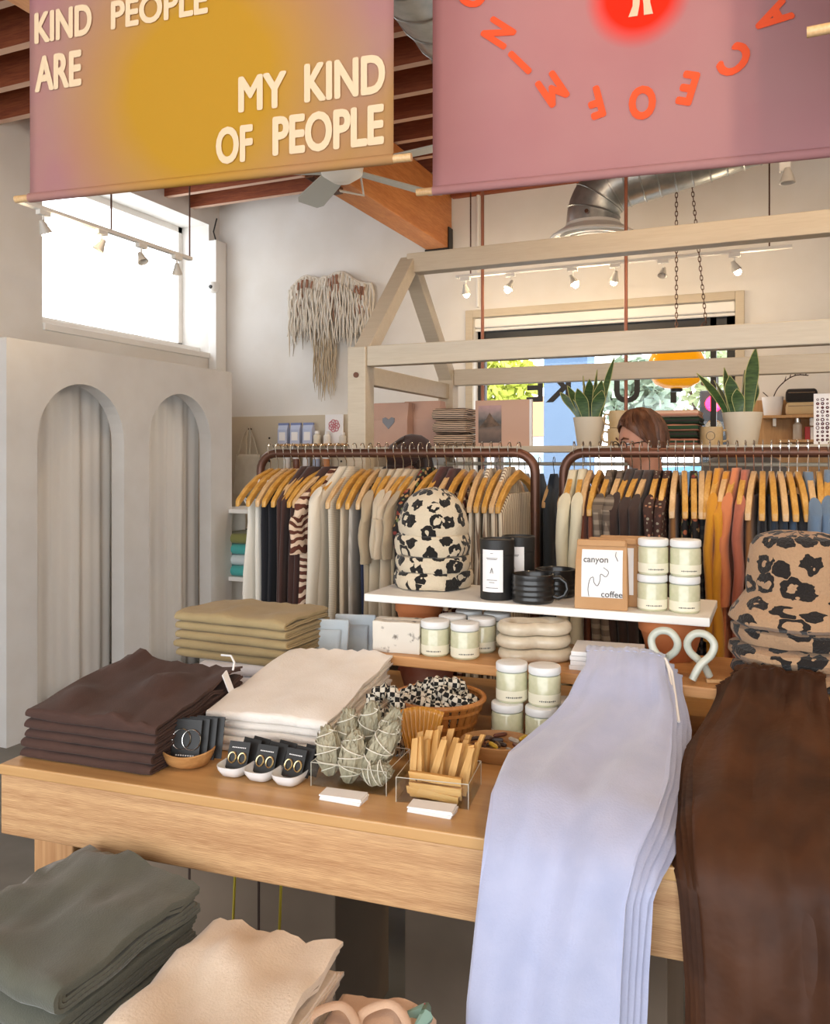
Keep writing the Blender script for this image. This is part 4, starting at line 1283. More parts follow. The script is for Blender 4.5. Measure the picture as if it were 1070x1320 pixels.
p = onZ(555, 757, WSZ)
for i, (r, z0, h) in enumerate(((.112, 0, .050), (.110, .046, .046))):
    t = thing('leopard_beanie', 'cream and black leopard fleece beanie, %s of the stack on the white shelf' % ('bottom one' if i == 0 else 'middle one'), 'beanie', (p.x, p.y + .02, WSZ), .4 * i, 'leopard beanies on the white shelf')
    lumpy(cuff(r, z0, h), 40, i, .07).build('folded_cuff', lp1, t)
    lumpy([(r * .7, z0 + .004), (r * .85, z0 + h * .4), (r * .6, z0 + h * .9)], 30, i, .05).build('crown', lp1, t)
t = thing('leopard_beanie', 'cream and black leopard fleece beanie with tall crown, topmost on the white shelf', 'beanie', (p.x, p.y + .02, WSZ), .8, 'leopard beanies on the white shelf')
lumpy(cuff(.107, .090, .062), 40, 5, .07).build('folded_cuff', lp1, t)
lumpy([(.088, .140), (.098, .158), (.099, .18), (.093, .21), (.080, .240), (.060, .262), (.034, .276), (.006, .281)], 40, 6, .09).build('crown', lp1, t)
# tan bucket hats at right, on the wooden shelf end
p = onZ(1010, 866, BSZ + .0); hx_, hy_ = .045, 2.03
for i in range(3):
    t = thing('leopard_bucket_hat', 'tan and black leopard fleece bucket hat, %s above the brown velvet trousers' % ['bottom one', 'third from the top', 'second from the top'][i], 'hat', (hx_, hy_, BSZ), .7 * i, 'tan leopard hats')
    z0 = i * .042
    lumpy([(.10, z0), (.128, z0 + .005), (.142 - i * .002, z0 + .02), (.138, z0 + .034), (.115, z0 + .044), (.09, z0 + .046)], 44, i + 11, .08).build('brim', lp2, t)
    lumpy([(.085, z0 + .01), (.10, z0 + .03), (.08, z0 + .05)], 30, i, .04).build('crown', lp2, t)
t = thing('leopard_bucket_hat', 'tan and black leopard fleece bucket hat, topmost, above the brown velvet trousers', 'hat', (hx_, hy_, BSZ), 1.3, 'tan leopard hats')
lumpy([(.105, .128), (.135, .126), (.148, .135), (.145, .15), (.128, .172), (.108, .198), (.098, .215)], 44, 21, .07).build('brim', lp2, t)
lumpy([(.104, .19), (.106, .22), (.104, .26), (.098, .295), (.085, .315), (.05, .325), (.008, .327)], 44, 22, .10).build('crown', lp2, t)

# ================================================================== JARS
jp = thing('candle_jar', 'x', 'candle jar')
JR, JH = .0355, .086
MB().lathe([(JR * .9, 0), (JR, .004), (JR, .062), (JR * .96, .066)], 28).build('jar_body', M['wax'], jp)
MB().lathe([(JR * 1.008, .006), (JR * 1.008, .028)], 28, cap=False).build('paper_label', M['jarlabel'], jp)
MB().lathe([(JR * .92, .066), (JR * .94, .069)], 28).build('jar_neck', M['jarglass'], jp)
MB().lathe([(JR * .985, .069), (JR * 1.01, .071), (JR * 1.01, .082), (JR * .97, JH - .001), (JR * .9, JH)], 28).build('lid', M['lid'], jp)
b = MB()
for k in range(9):
    a = -pi / 2 + (k - 4) * .12
    b.box((JR * 1.013 * cos(a), JR * 1.013 * sin(a), .014), (.0028, .0008, .002 + .001 * (k % 2)), Matrix.Rotation(a + pi / 2, 3, 'Z'))
b.build('label_print', M['ink'], jp, smooth=0)
jused = [0]


def jar(x, y, z, label, group, rz=0):
    o = jp if not jused[0] else copy_tree(jp)
    jused[0] = 1
    o.location = (x, y, z); o.rotation_euler = (0, 0, rz + YAW * .6); o['label'] = label; o['group'] = group


q = onZ(840, 775, WSZ); q2 = onZ(881, 777, WSZ)
q.y = q2.y = 2.085; q.x = onY(841, 775, 2.085).x; q2.x = q.x + .0745
for r_, rn in ((0, 'lower'), (1, 'upper')):
    for c_, cn in ((q.x, 'left'), (q2.x, 'right')):
        jar(c_ + .002 * r_, q.y, WSZ + r_ * .0862, '%s %s candle jar of the four stacked on the white shelf' % (rn, cn), 'candle jars on the white shelf', .1 * r_)
jx = onY(561, 800, 1.94).x
for r_ in range(3):
    for c_ in range(2):
        jar(jx + c_ * .079 + r_ * .016, 1.94 + r_ * .080, BSZ, '%s candle jar in the %s row on the wooden shelf' % (('left', 'right')[c_], ('front', 'middle', 'back')[r_]), 'candle jars on the wooden shelf', .2 * c_)
jx = onY(654, 930, 1.80).x
for k, (xx, yy, zz, lab) in enumerate(((0, 1.80, 0, 'lower left candle jar of the stack on the table'), (.078, 1.80, 0, 'lower right candle jar of the stack on the table'), (.118, 1.865, 0, 'candle jar standing behind the stack on the table, beside lavender trousers'), (.006, 1.815, .0862, 'upper left candle jar of the stack on the table'), (.081, 1.815, .0862, 'upper right candle jar of the stack on the table'))):
    jar(jx + xx, yy, TZ + zz, lab, 'candle jars on the table', .2)

# ================================================================== WHITE SHELF GOODS
for i, (u, Yp) in enumerate(((641, 2.09), (668, 2.185))):
    t = thing('black_tin', 'matt black cylindrical tin with white label, %s on the white shelf' % ('front one' if i == 0 else 'rear one'), 'tin', (onY(u, 770, Yp).x, Yp, WSZ), YAW * .3, 'black tins on the white shelf')
    MB().lathe([(.043, 0), (.044, .002), (.044, .115)], 36).build('canister', M['black'], t)
    MB().lathe([(.0446, .116), (.0448, .154), (.043, .156), (.040, .156), (.039, .152), (.005, .152)], 36).build('lid', M['black'], t)
    lab = MB(); n = 14
    lab.grid(lambda a, c: (.0452 * cos(-pi / 2 - .78 + a * 1.30), .0452 * sin(-pi / 2 - .78 + a * 1.30), .022 + c * .108), n, 1)
    lo_ = lab.build('paper_label', M['card'], t, smooth=180)
    b = MB()
    for zz, wd in ((.120, .10), (.108, .42), (.105, .36), (.052, .38), (.046, .2), (.032, .45)):
        b.grid(lambda a, c: (.0456 * cos(-pi / 2 - .13 + (a - .5) * wd * 1.6), .0456 * sin(-pi / 2 - .13 + (a - .5) * wd * 1.6), zz + c * .0014), 6, 1)
    for k in range(6):
        a0 = -pi / 2 - .13 + .12 * cos(k); b.tube([(.0456 * cos(a0), .0456 * sin(a0), .07), (.0456 * cos(-pi / 2 - .13), .0456 * sin(-pi / 2 - .13), .085)], .0003, 4)
    b.build('label_print', M['ink'], lo_, smooth=0)
for i, (u, Yp) in enumerate(((687, 2.075), (716, 2.19))):
    t = thing('black_mug', 'wide ribbed black ceramic mug, %s on the white shelf' % ('front one' if i == 0 else 'rear one beside the coffee bags'), 'mug', (onY(u, 770, Yp).x, Yp, WSZ), radians(4 + 8 * i), 'black mugs on the white shelf')
    pr = [(.047, 0), (.051, .003)] + [(.0535 + .0014 * sin(k * 2.1), .006 + k * .0045) for k in range(13)] + [(.053, .071), (.050, .072), (.048, .068), (.047, .012), (.01, .009)]
    MB().lathe(pr, 40).build('cup', M['blackceramic'], t, smooth=60)
    MB().tube([(.049, 0, .062), (.068, 0, .064), (.084, 0, .052), (.088, 0, .036), (.080, 0, .020), (.064, 0, .013), (.049, 0, .017)], .0058, 10).build('handle', M['blackceramic'], t)
kr = plain('kraft_paper', '#BE9468', .75, '#B78B5E', scale=12, bump=.15)
for i in range(3):
    Yp = 2.055 + i * .062; u0 = onY(776, 770, 2.055).x + i * .016
    t = thing('coffee_bag', 'kraft coffee bag reading canyon coffee, %s of three on the white shelf' % ('front one', 'middle one', 'rear one')[i], 'coffee bag', (u0, Yp, WSZ), radians(5), 'coffee bags on the white shelf')
    w_, h_, d_2 = .062, .165, .028
    rr = []
    for z, ww, dd in ((0, 1, 1), (.004, 1.02, 1.02), (.06, 1.0, 1.02), (.12, .98, .8), (.145, .97, .35), (h_, .96, .25)):
        rr.append([(-w_ * ww, -d_2 * dd, z), (w_ * ww, -d_2 * dd, z), (w_ * ww * .96, 0, z), (w_ * ww, d_2 * dd, z), (-w_ * ww, d_2 * dd, z), (-w_ * ww * .96, 0, z)])
    MB().loft(rr).build('bag', kr, t, smooth=20, bevel=.002)
    MB().box((0, -.006, h_ - .006), (w_ * 1.86, .016, .016)).build('folded_top', kr, t, smooth=0, bevel=.003)
    fyb = lambda z: -d_2 * (1.02 if z < .06 else (1.02 - .22 * (z - .06) / .06 if z < .12 else .80 - .45 * (z - .12) / .025)) - .0012
    lb = MB().grid(lambda a, c: (-.046 + a * .097, fyb(.03 + c * .113) - .0004, .03 + c * .113), 2, 12).build('paper_label', M['card'], t, smooth=180)
    fl = lambda x, z: fyb(z) - .0012
    if i == 0:
        for s, x, z in (('canyon', -.012, .120), ('coffee', .026, .038)):
            place_text(t, fl, s, x, z, .021, 1.0, .005, M['ink'], 0, 'label_lettering', -.0004)
        sq = [(-.028, .032), (-.030, .05), (-.026, .072), (-.018, .078), (-.016, .066), (-.008, .058), (-.002, .07), (0, .086), (.012, .08), (.018, .092), (.006, .102)]
        MB().tube([(x, fl(x, z), z) for x, z in [(a[0], a[1]) for a in catmull(sq, 5)]], .0008, 5).build('squiggle_print', M['ink'], t)
        MB().tube([(.036, fl(0, .118), .140), (.034, fl(0, .125), .130), (.040, fl(0, .118), .118)], .0008, 5).build('line_print', M['ink'], t)

# ================================================================== WOODEN SHELF GOODS
blu = fabric('pouch_blue', '#C3CDD3', '#B8C4CC')
for i, (u, Yp, w_, h_, lab) in enumerate(((418, 2.0, .125, .185, 'front'), (455, 2.09, .12, .185, 'rear'))):
    t = thing('cloth_pouch', 'pale blue folded cloth pouch with pocket, the %s one left of the wooden shelf' % lab, 'pouch', (onY(u, 820, Yp).x, Yp, TZ), YAW * .5, 'pale blue pouches')
    MB().grid(lambda a, c: ((a - .5) * w_, .03 * c + .006 * nz(a * 3, c * 3, i), c * h_), 10, 12).build('cloth', blu, t, smooth=180, thick=.014, bevel=.004)
    MB().grid(lambda a, c: ((a - .5) * w_ * .82 - .008, -.013 + .03 * c * .9 + .006 * nz(a * 3, c * 3, i), c * h_ * .86), 8, 10).build('front_pocket', blu, t, smooth=180, thick=.005)
mb_ = plain('marbled_print', '#6E665C', .6, '#D6CFC2', scale=34, contrast=(.33, .42), detail=6)
for i in range(4):
    t = tag(MB().grid(lambda a, c: ((a - .5) * .125, .004 * nz(a * 4, c * 4, i), c * .078 * (1 + .03 * nz(a * 5, i, 0))), 8, 6).build('marbled_card', mb_ if i % 2 == 0 else plain('marbled_print_dark', '#7A7268', .6, '#B9B2A6', scale=40, contrast=(.4, .5), detail=6), loc=(onY(509, 830, 1.905 + .019 * i).x + .004 * i, 1.915 + .019 * i, BSZ), rz=radians(6), smooth=180, thick=.012, bevel=.002), 'marbled patterned card, %s of the row at the left end of the wooden shelf' % ['front one', 'second', 'third', 'rear one'][i], 'card', 'marbled cards')

cl = plain('speckled_clay', '#D2C6B0', .35, '#C2B49C', scale=30, coat=.25)


def peanut(k, rx_, n=48):
    out = []
    for i in range(n):
        a = 2 * pi * i / n; r = 1 - .30 * (sin(a) ** 2) * 1.0
        out.append((rx_ * cos(a) * 1.0, rx_ * .70 * sin(a) * (1 - .42 * math.exp(-(cos(a) / .45) ** 2)), k))
    return out


trx = onY(689, 840, 1.99).x
for i in range(3):
    t = thing('clay_tray', 'speckled clay peanut-shaped ring tray, %s of three on the wooden shelf' % ('bottom', 'middle', 'top')[i], 'tray', (trx + (.003, -.002, 0)[i], 1.99, BSZ + .016 + i * .0315), radians(26), 'clay trays on the wooden shelf')
    MB().tube(peanut(0, .076), .0158, 12, loop=True).build('rim', cl, t)
    b = MB(); pts = peanut(-.011, .074)
    b.v += [(0, 0, -.011)] + pts; b.f += [[0, 1 + k, 1 + (k + 1) % 48] for k in range(48)]
    b.build('base', cl, t, smooth=0, thick=.004)
bx_ = onY(783, 840, 1.98).x
for i in range(4):
    tag(MB().box((0, 0, 0), (.16, .125, .0105)).build('white_box', M['card'], loc=(bx_ + .002 * (i % 2), 1.985, BSZ + .0056 + i * .0112), rz=radians(3 + i), smooth=0, bevel=.001), 'flat white box, %s of the pile behind the lavender waistband' % fromtop(i, 4), 'box', 'flat white boxes on the wooden shelf')
mk2 = plain('marble_clay', '#C9CBBE', .3, '#B4B8AA', scale=18, coat=.3)
for i, u in enumerate((857, 903)):
    t = thing('clay_knot', 'pale marble clay knot ornament, the %s of two beside the tan leopard hats' % ('left', 'right')[i], 'ornament', (onY(u, 870, 1.93).x, 1.93, BSZ), radians(-6 + 8 * i), 'clay knots')
    sgn = 1 if i == 0 else -1
    P = [(-.018 * sgn, .022, .008), (-.004 * sgn, .014, .036), (.022 * sgn, .006, .062), (.027 * sgn, 0, .085), (.012 * sgn, -.002, .104), (-.012 * sgn, -.003, .104), (-.028 * sgn, -.004, .086), (-.022 * sgn, -.008, .062), (.0, -.018, .040), (.016 * sgn, -.026, .009)]
    MB().tube(catmull(P, 5), .0085, 12).build('loop', mk2, t)
tag(MB().box((0, 0, 0), (.035, .012, .008)).build('wood_chip', M['ply'], loc=(onY(921, 875, 1.93).x, 1.93, BSZ + .0045), rz=.3, smooth=0, bevel=.002), 'small wooden chip lying right of the clay knots', 'wood chip')

# ================================================================== TABLE GOODS
tex_wood = wood('bowl_wood', '#B98A56', '#A67644', 0, rough=.45)


def earring_card(label, loc, rz, tilt, w_, h_, kind, group, m=None):
    t = thing('earring_card', label, 'earring card', loc, rz, group)
    R = Matrix.Rotation(tilt, 3, 'X')
    MB().box((0, 0, h_ / 2), (w_, .0016, h_)).mapv(lambda p: R @ p).build('card', M['black'], t, smooth=0)
    b = MB()
    if kind == 'big':
        for cx in (-.010, .012): b.tube([R @ Vector((cx + .020 * cos(a), -.003, h_ * .52 + .020 * sin(a))) for a in [2 * pi * k / 24 for k in range(24)]], .0011, 5, loop=True)
    elif kind == 'hoop':
        for cx in (-.011, .011): b.tube([R @ Vector((cx + .008 * cos(a), -.003, h_ * .42 + .010 * sin(a))) for a in [2 * pi * k / 18 for k in range(18)]], .0016, 5, loop=True)
    if b.v: b.build('earrings', plain('gold_' + kind, '#D9C08A', .25, metal=.9) if kind == 'hoop' else M['chrome'], t)
    if kind in ('big', 'hoop'):
        b = MB()
        for k in range(8): b.box((-.3 * w_ + k * w_ * .085, -.0012, h_ * (.14 if kind == 'big' else .78)), (w_ * .05, .0008, h_ * .035))
        b.mapv(lambda p: R @ p).build('card_print', M['card'], t, smooth=0)
    return t


c0 = onZ(242, 986, TZ)
t = thing('wooden_bowl', 'small carved wooden bowl holding black earring cards', 'bowl', c0, 0)
rings = []
for r, z in ((.030, 0), (.045, .006), (.056, .022), (.060, .034), (.058, .036), (.053, .030), (.042, .013), (.02, .008)):
    rings.append([(r * cos(2 * pi * k / 32), r * .8 * sin(2 * pi * k / 32), z + (.004 * sin(2 * 2 * pi * k / 32 + 1) if z > .02 else 0)) for k in range(32)])
MB().loft(rings).build('bowl', tex_wood, t)
for i in range(4):
    earring_card('black card with silver hoop earrings, %s in the wooden bowl' % ('front one', 'second', 'third', 'rear one')[i], (c0.x + .002 + i * .010, c0.y - .014 + i * .012, TZ + .012), radians(12), radians(-14), .062, .082, 'big' if i == 0 else 'plain', 'cards in the wooden bowl')
d0 = onZ(341, 1002, TZ)
t = thing('trinket_dish', 'white three-section ceramic dish holding earring cards', 'dish', d0, radians(2))
cer = plain('white_ceramic', '#E6E7E8', .25, coat=.4)
for k in range(3):
    rings = []
    for s_, z in ((.55, .001), (.75, .004), (.95, .016), (1.0, .024), (.95, .024), (.88, .016), (.6, .007), (.1, .006)):
        rings.append([(-.062 + k * .062 + .031 * s_ * (abs(cos(a)) ** .6) * (1 if cos(a) > 0 else -1), .044 * s_ * (abs(sin(a)) ** .6) * (1 if sin(a) > 0 else -1), z) for a in [2 * pi * j / 28 for j in range(28)]])
    MB().loft(rings).build('dish_section', cer, t)
for k in range(3):
    sec = ('left', 'middle', 'right')[k]
    earring_card('black card with gold hoops, front of the %s section of the white dish' % sec, (d0.x - .062 + k * .062, d0.y - .010 + .004 * k, TZ + .009), radians(6 - 5 * k), radians(-24), .046, .054, 'hoop', 'cards in the white dish')
    for j in range(2):
        earring_card('black card, %s in the %s section of the white dish' % (('second', 'rear')[j], sec), (d0.x - .052 + k * .062 + j * .012, d0.y + .008 + j * .013, TZ + .010), radians(-8 - 4 * j), radians(-28), .046, .056, 'plain', 'cards in the white dish')


def acrylic_box(label, c, rz, w_, d_3, h_):
    t = thing('acrylic_box', label, 'box', c, rz)
    th_ = .0025
    MB().span(-w_ / 2, w_ / 2, 0, d_3, 0, th_).build('base', M['acrylic'], t, smooth=0)
    MB().span(-w_ / 2, w_ / 2, 0, th_, th_, h_).build('front_wall', M['acrylic'], t, smooth=0)
    MB().span(-w_ / 2, w_ / 2, d_3 - th_, d_3, th_, h_).build('back_wall', M['acrylic'], t, smooth=0)
    for sx in (-1, 1): MB().span(sx * w_ / 2, sx * (w_ / 2 - th_), th_, d_3 - th_, th_, h_).build('side_wall', M['acrylic'], t, smooth=0)
    ed = plain('acrylic_edge', '#C9C6B8', .15)
    b = MB(); e = .0008
    loopz = [(-w_ / 2, 0, h_), (w_ / 2, 0, h_), (w_ / 2, d_3, h_), (-w_ / 2, d_3, h_)]
    for a_, b_ in zip(loopz, loopz[1:] + loopz[:1]): b.tube([a_, b_], e, 4)
    for x, y in ((-w_ / 2, 0), (w_ / 2, 0), (w_ / 2, d_3), (-w_ / 2, d_3)): b.tube([(x, y, 0), (x, y, h_)], e, 4)
    b.build('polished_edge', ed, t)
    return t


sb = Vector((-.743, 1.405, TZ))
acrylic_box('clear acrylic box full of sage bundles', sb, TA, .155, .13, .045)
sg = plain('dried_sage', '#B3AB92', .9, '#8E8770', scale=55, stretch=(1, 1, .35), bump=1.0, bscale=110, bdist=.006, contrast=(.3, .7))
tw = plain('twine', '#DFDACB', .8)


def sage(label, c, axis, ln, r, seed):
    t = thing('sage_bundle', label, 'sage bundle', c, 0, 'sage bundles in the acrylic box')
    ax = Vector(axis).normalized(); q = ax.cross(Vector((.2, 1, .1))).normalized(); w_ = ax.cross(q)
    prof = [(0, .35), (.06, .55), (.16, .78), (.3, 1.0), (.5, 1.08), (.68, .98), (.82, .75), (.92, .5), (1, .22)]
    rr = []
    P = lambda s, rad, a: ax * (s * ln) + (q * cos(a) + w_ * sin(a)) * rad
    for s, f_ in prof:
        rr.append([P(s, r * f_ * (1 + .13 * sin(a * 7 + seed) + .14 * nz(cos(a) * 3, sin(a) * 3, s * 9 + seed)), a) for a in [2 * pi * k / 28 for k in range(28)]])
    MB().loft(rr).build('leaves', sg, t, smooth=50)
    fl_ = MB(); rl = random.Random(int(seed * 10))
    for i in range(90):
        s_ = rl.uniform(.08, .93); a = rl.uniform(0, 6.28); ff = next(f0 + (f1 - f0) * (s_ - s0) / (s1 - s0) for (s0, f0), (s1, f1) in zip(prof, prof[1:]) if s0 <= s_ <= s1 + 1e-9)
        c0_ = P(s_, r * ff * .96, a); c1_ = P(min(1.03, s_ + .13), r * ff * rl.uniform(1.0, 1.22), a + rl.uniform(-.25, .25)); sd = (q * -sin(a) + w_ * cos(a)) * .0035
        mid = (c0_ + c1_) / 2 + (q * cos(a) + w_ * sin(a)) * .0012; kk = len(fl_.v)
        fl_.v += [tuple(c0_), tuple(mid + sd), tuple(c1_), tuple(mid - sd)]; fl_.f.append([kk, kk + 1, kk + 2, kk + 3])
    fl_.build('leaf_tips', sg, t, smooth=0, fix=False)['kind'] = 'stuff'
    f_at = lambda s: next(f0 + (f1 - f0) * (s - s0) / (s1 - s0) for (s0, f0), (s1, f1) in zip(prof, prof[1:]) if s0 <= s <= s1 + 1e-9)
    for dr in (1, -1):
        MB().tube([P(.05 + .87 * k / 50, r * f_at(.05 + .87 * k / 50) * 1.17 + .0006, dr * 2 * pi * 2.6 * k / 50) for k in range(51)], .0011, 5).build('twine', tw, t)


for i, (dx, dy, dz, ax, ln, r) in enumerate(((-.056, .032, .010, (-.15, .15, 1), .095, .022), (-.012, .022, .006, (.10, .20, 1), .100, .021), (.012, .040, .014, (.55, .25, 1), .125, .021), (.020, .024, .022, (1, .2, .35), .060, .020), (-.040, .075, .012, (-.05, .12, 1), .115, .022), (.016, .085, .014, (.35, .1, 1), .130, .021), (-.012, .100, .02, (.12, 0, 1), .125, .021))):
    sage('dried sage bundle tied with white twine, %s' % ['front left in the acrylic box', 'front middle with pointed tip in the acrylic box', 'leaning right across the acrylic box', 'lying at front right of the acrylic box', 'rear left in the acrylic box', 'rear right in the acrylic box', 'at the back of the acrylic box'][i], sb + Vector((dx, dy, dz)), ax, ln, r, i * 3.1)
pb = Vector((-.572, 1.405, TZ))
acrylic_box('clear acrylic box full of palo santo sticks', pb, radians(8), .135, .12, .045)
ps = wood('palo_santo', '#C08E4A', '#D9AE6C', 2, scale=10, rough=.6)
rs = random.Random(11)
stick0 = None
for i in range(20):
    row = i // 7; c_ = i % 7
    ln = rs.uniform(.85, 1.1)
    if stick0 is None:
        b = MB(); b.loft([[(-.0055, -.004, 0), (.0055, -.005, 0), (.006, .004, 0), (-.005, .005, 0)], [(-.006, -.005, .05), (.006, -.004, .05), (.0055, .005, .05), (-.005, .004, .05)], [(-.005, -.004, .098), (.0055, -.004, .102), (.005, .005, .10), (-.0055, .004, .097)]])
        o = b.build('palo_santo_stick', ps, smooth=0, bevel=.0006); stick0 = o
    else:
        o = stick0.copy(); COL.objects.link(o)
    x = -.050 + c_ * .0165 + rs.uniform(-.002, .002); y = .050 + row * .024
    o.location = pb + Vector((x - y * .14, y + x * .14, .004))
    o.rotation_euler = (radians(-16 + rs.uniform(-6, 5) + 6), radians(rs.uniform(-10, 14) + c_ * 1.5), rs.uniform(-.4, .4))
    o.scale = (rs.uniform(.8, 1.35), rs.uniform(.8, 1.2), ln)
    tag(o, 'palo santo stick, %s from the left in the %s row of the acrylic box' % (ORD[c_], ('front', 'middle', 'back')[row]), 'wood stick', 'palo santo sticks')
for i, (z, y, x, a) in enumerate(((.010, .018, .045, 84), (.024, .022, .05, 88), (.040, .026, .048, 86), (.012, .034, .046, 90))):
    o = stick0.copy(); COL.objects.link(o); o.rotation_euler = (0, radians(-a), radians(6 + 2 * i)); o.location = pb + Vector((x, y, z)); o.scale = (1.25, 1.2, .98)
    tag(o, 'pale palo santo stick lying crosswise, %s at the front of the acrylic box' % ('lowest', 'middle', 'top', 'rear')[i], 'wood stick', 'palo santo sticks')
for i, (u, v, n_, lab) in enumerate(((439, 1034, 9, 'before the sage bundles'), (554, 1050, 9, 'before the palo santo sticks'))):
    c_ = onZ(u, v, TZ)
    for k in range(4):
        tag(MB().box((0, 0, 0), (.082, .036, .0028)).build('info_card', M['card'], loc=(c_.x + .001 * (k % 3), c_.y + .012 - .001 * (k % 2), TZ + .0016 + k * .003), rz=TA + radians(-3 + 1.5 * k), smooth=0), 'white info card, %s of the pile %s' % (fromtop(k, 4), lab), 'card', 'white cards ' + lab)

# basket of scrunchies
bc = onZ(566, 948, TZ)
t = thing('woven_basket', 'round woven honey-brown basket holding checkered scrunchies', 'basket', bc)
bk = wood('basket_wood', '#A5672F', '#BF8040', 2, rough=.4)
BR0, BR1, BH = .068, .100, .088
MB().lathe([(BR0, .0), (BR0 - .002, .003), (.005, .003)], 32).build('base', bk, t)
sl0 = None
for k in range(30):
    a = 2 * pi * k / 30
    if sl0 is None:
        b = MB(); wv = .0078
        b.loft([[(BR0 + (BR1 - BR0) * s, -wv * (.75 + .25 * s), BH * s), (BR0 + (BR1 - BR0) * s + .003, -wv * (.75 + .25 * s), BH * s), (BR0 + (BR1 - BR0) * s + .003, wv * (.75 + .25 * s), BH * s), (BR0 + (BR1 - BR0) * s, wv * (.75 + .25 * s), BH * s)] for s in (0, .5, 1)])
        o = b.build('slat', bk, t, smooth=0); sl0 = o
    else:
        o = sl0.copy(); COL.objects.link(o)
    o.rotation_euler = (0, 0, a)
for z in (.004, .036, .066):
    r = BR0 + (BR1 - BR0) * z / BH + .004
    MB().lathe([(r - .001, z), (r + .002, z), (r + .0025, z + .006), (r - .001, z + .007)], 40, cap=False).build('hoop', bk, t)
MB().tube([((BR1 + .002) * cos(2 * pi * k / 40), (BR1 + .002) * sin(2 * pi * k / 40), BH) for k in range(40)], .0062, 8, loop=True).build('rim', bk, t)
chk = checker('scrunchie_check', '#151413', '#D3CCBC', .0105, (1, 1, 1))


def scrunchie(label, c, eul, R_=.034, r_=.017, seed=0):
    rr = []
    for i in range(40):
        a = 2 * pi * i / 40; f_ = 1 + .22 * sin(a * 11 + seed) + .12 * sin(a * 17)
        rr.append([((R_ + r_ * f_ * cos(q_)) * cos(a), (R_ + r_ * f_ * cos(q_)) * sin(a), r_ * f_ * .9 * sin(q_)) for q_ in [2 * pi * j / 12 for j in range(12)]])
    o = MB().loft(rr, loop=True).build('scrunchie', chk, loc=c, smooth=60); o.rotation_euler = eul
    return tag(o, label, 'scrunchie', 'checkered scrunchies')


for i, (dx, dy, dz, e, lab) in enumerate(((-.045, -.01, .088, (.25, -.2, 0), 'at the left of the basket'), (.0, .035, .100, (-.5, .1, .5), 'at the back of the basket'), (.045, .0, .090, (.2, .35, 1), 'at the right of the basket'), (.0, -.035, .082, (.2, 0, 2), 'at the front of the basket'), (0, 0, .045, (.05, .0, 2), 'deep inside the basket'))):
    scrunchie('black and white checkered scrunchie %s' % lab, bc + Vector((dx, dy, dz)), e, seed=i)
pq = onY(487, 935, 1.565)
scrunchie('black and white checkered scrunchie lying behind the sage bundles', (pq.x, 1.60, TZ + .11), (radians(60), 0, .4), .026, .016, 9)
# stand it rests on: small leopard pouch
tag(lumpy([(.03, 0), (.04, .01), (.038, .05), (.03, .088), (.01, .092)], 24, 3, .1, 1, .6).build('leopard_pouch', leopard('leopard_small', '#B59A7A', '#2A1E18', 45), loc=(pq.x + .012, 1.625, TZ)), 'small leopard pouch behind the sage bundles', 'pouch')
# ribbed amber dish leaning
am = plain('amber_ribbed', '#B5792A', .25, '#C48A36', scale=8, coat=.5)
ab = onZ(541, 985, TZ)
t = thing('ribbed_dish', 'amber ribbed shell-shaped dish leaning beside the sage bundles', 'dish', ab, radians(20))
def shell(a, c):
    x = (a - .5) * (.04 + .06 * c); z = c * .105
    return (x, .02 * c - .25 * x * x / .05 + .0016 * sin(a * 60), z + .008 * sin(a * pi))
MB().grid(shell, 60, 10).build('shell', am, t, smooth=60, thick=.003)
# oval wooden tray with trinkets
oc = onZ(643, 975, TZ)
t = thing('wooden_tray', 'oval wooden tray with dark trinkets beside the lavender trousers', 'tray', oc, radians(8))
rings = []
for s_, z in ((.8, 0), (.92, .01), (1, .034), (.97, .036), (.93, .032), (.84, .014), (.2, .012)):
    rings.append([(.082 * s_ * cos(2 * pi * k / 36), .062 * s_ * sin(2 * pi * k / 36), z) for k in range(36)])
MB().loft(rings).build('tray', tex_wood, t)
rs = random.Random(4)
tm = [plain('trinket_%d' % i, c, .35) for i, c in enumerate(('#3A2A24', '#6A3E30', '#B8B0A4', '#5A4030', '#D2B040'))]
for i in range(22):
    x, y = rs.uniform(-.05, .055), rs.uniform(-.03, .035); z = .017 + .007 * (i // 8) + .004
    o = MB().lathe([(.002, -.016), (.0045, -.012), (.005, .01), (.003, .016)], 6).build('trinket', tm[i % 5], smooth=0)
    o.location = oc + Vector((x, y, z)); o.rotation_euler = (pi / 2, rs.uniform(-.3, .3), rs.uniform(0, 3))
    tag(o, '%s crystal trinket lying in the oval wooden tray' % ('dark brown', 'reddish', 'pale', 'brown', 'yellow')[i % 5], 'trinket', '%s trinkets in the oval tray' % ('dark brown', 'reddish', 'pale', 'brown', 'yellow')[i % 5])
# ================================================================== HOUSE SHELF GOODS
SY = 3.95


def sxp(u, Yp=SY): return onY(u, 570, Yp).x


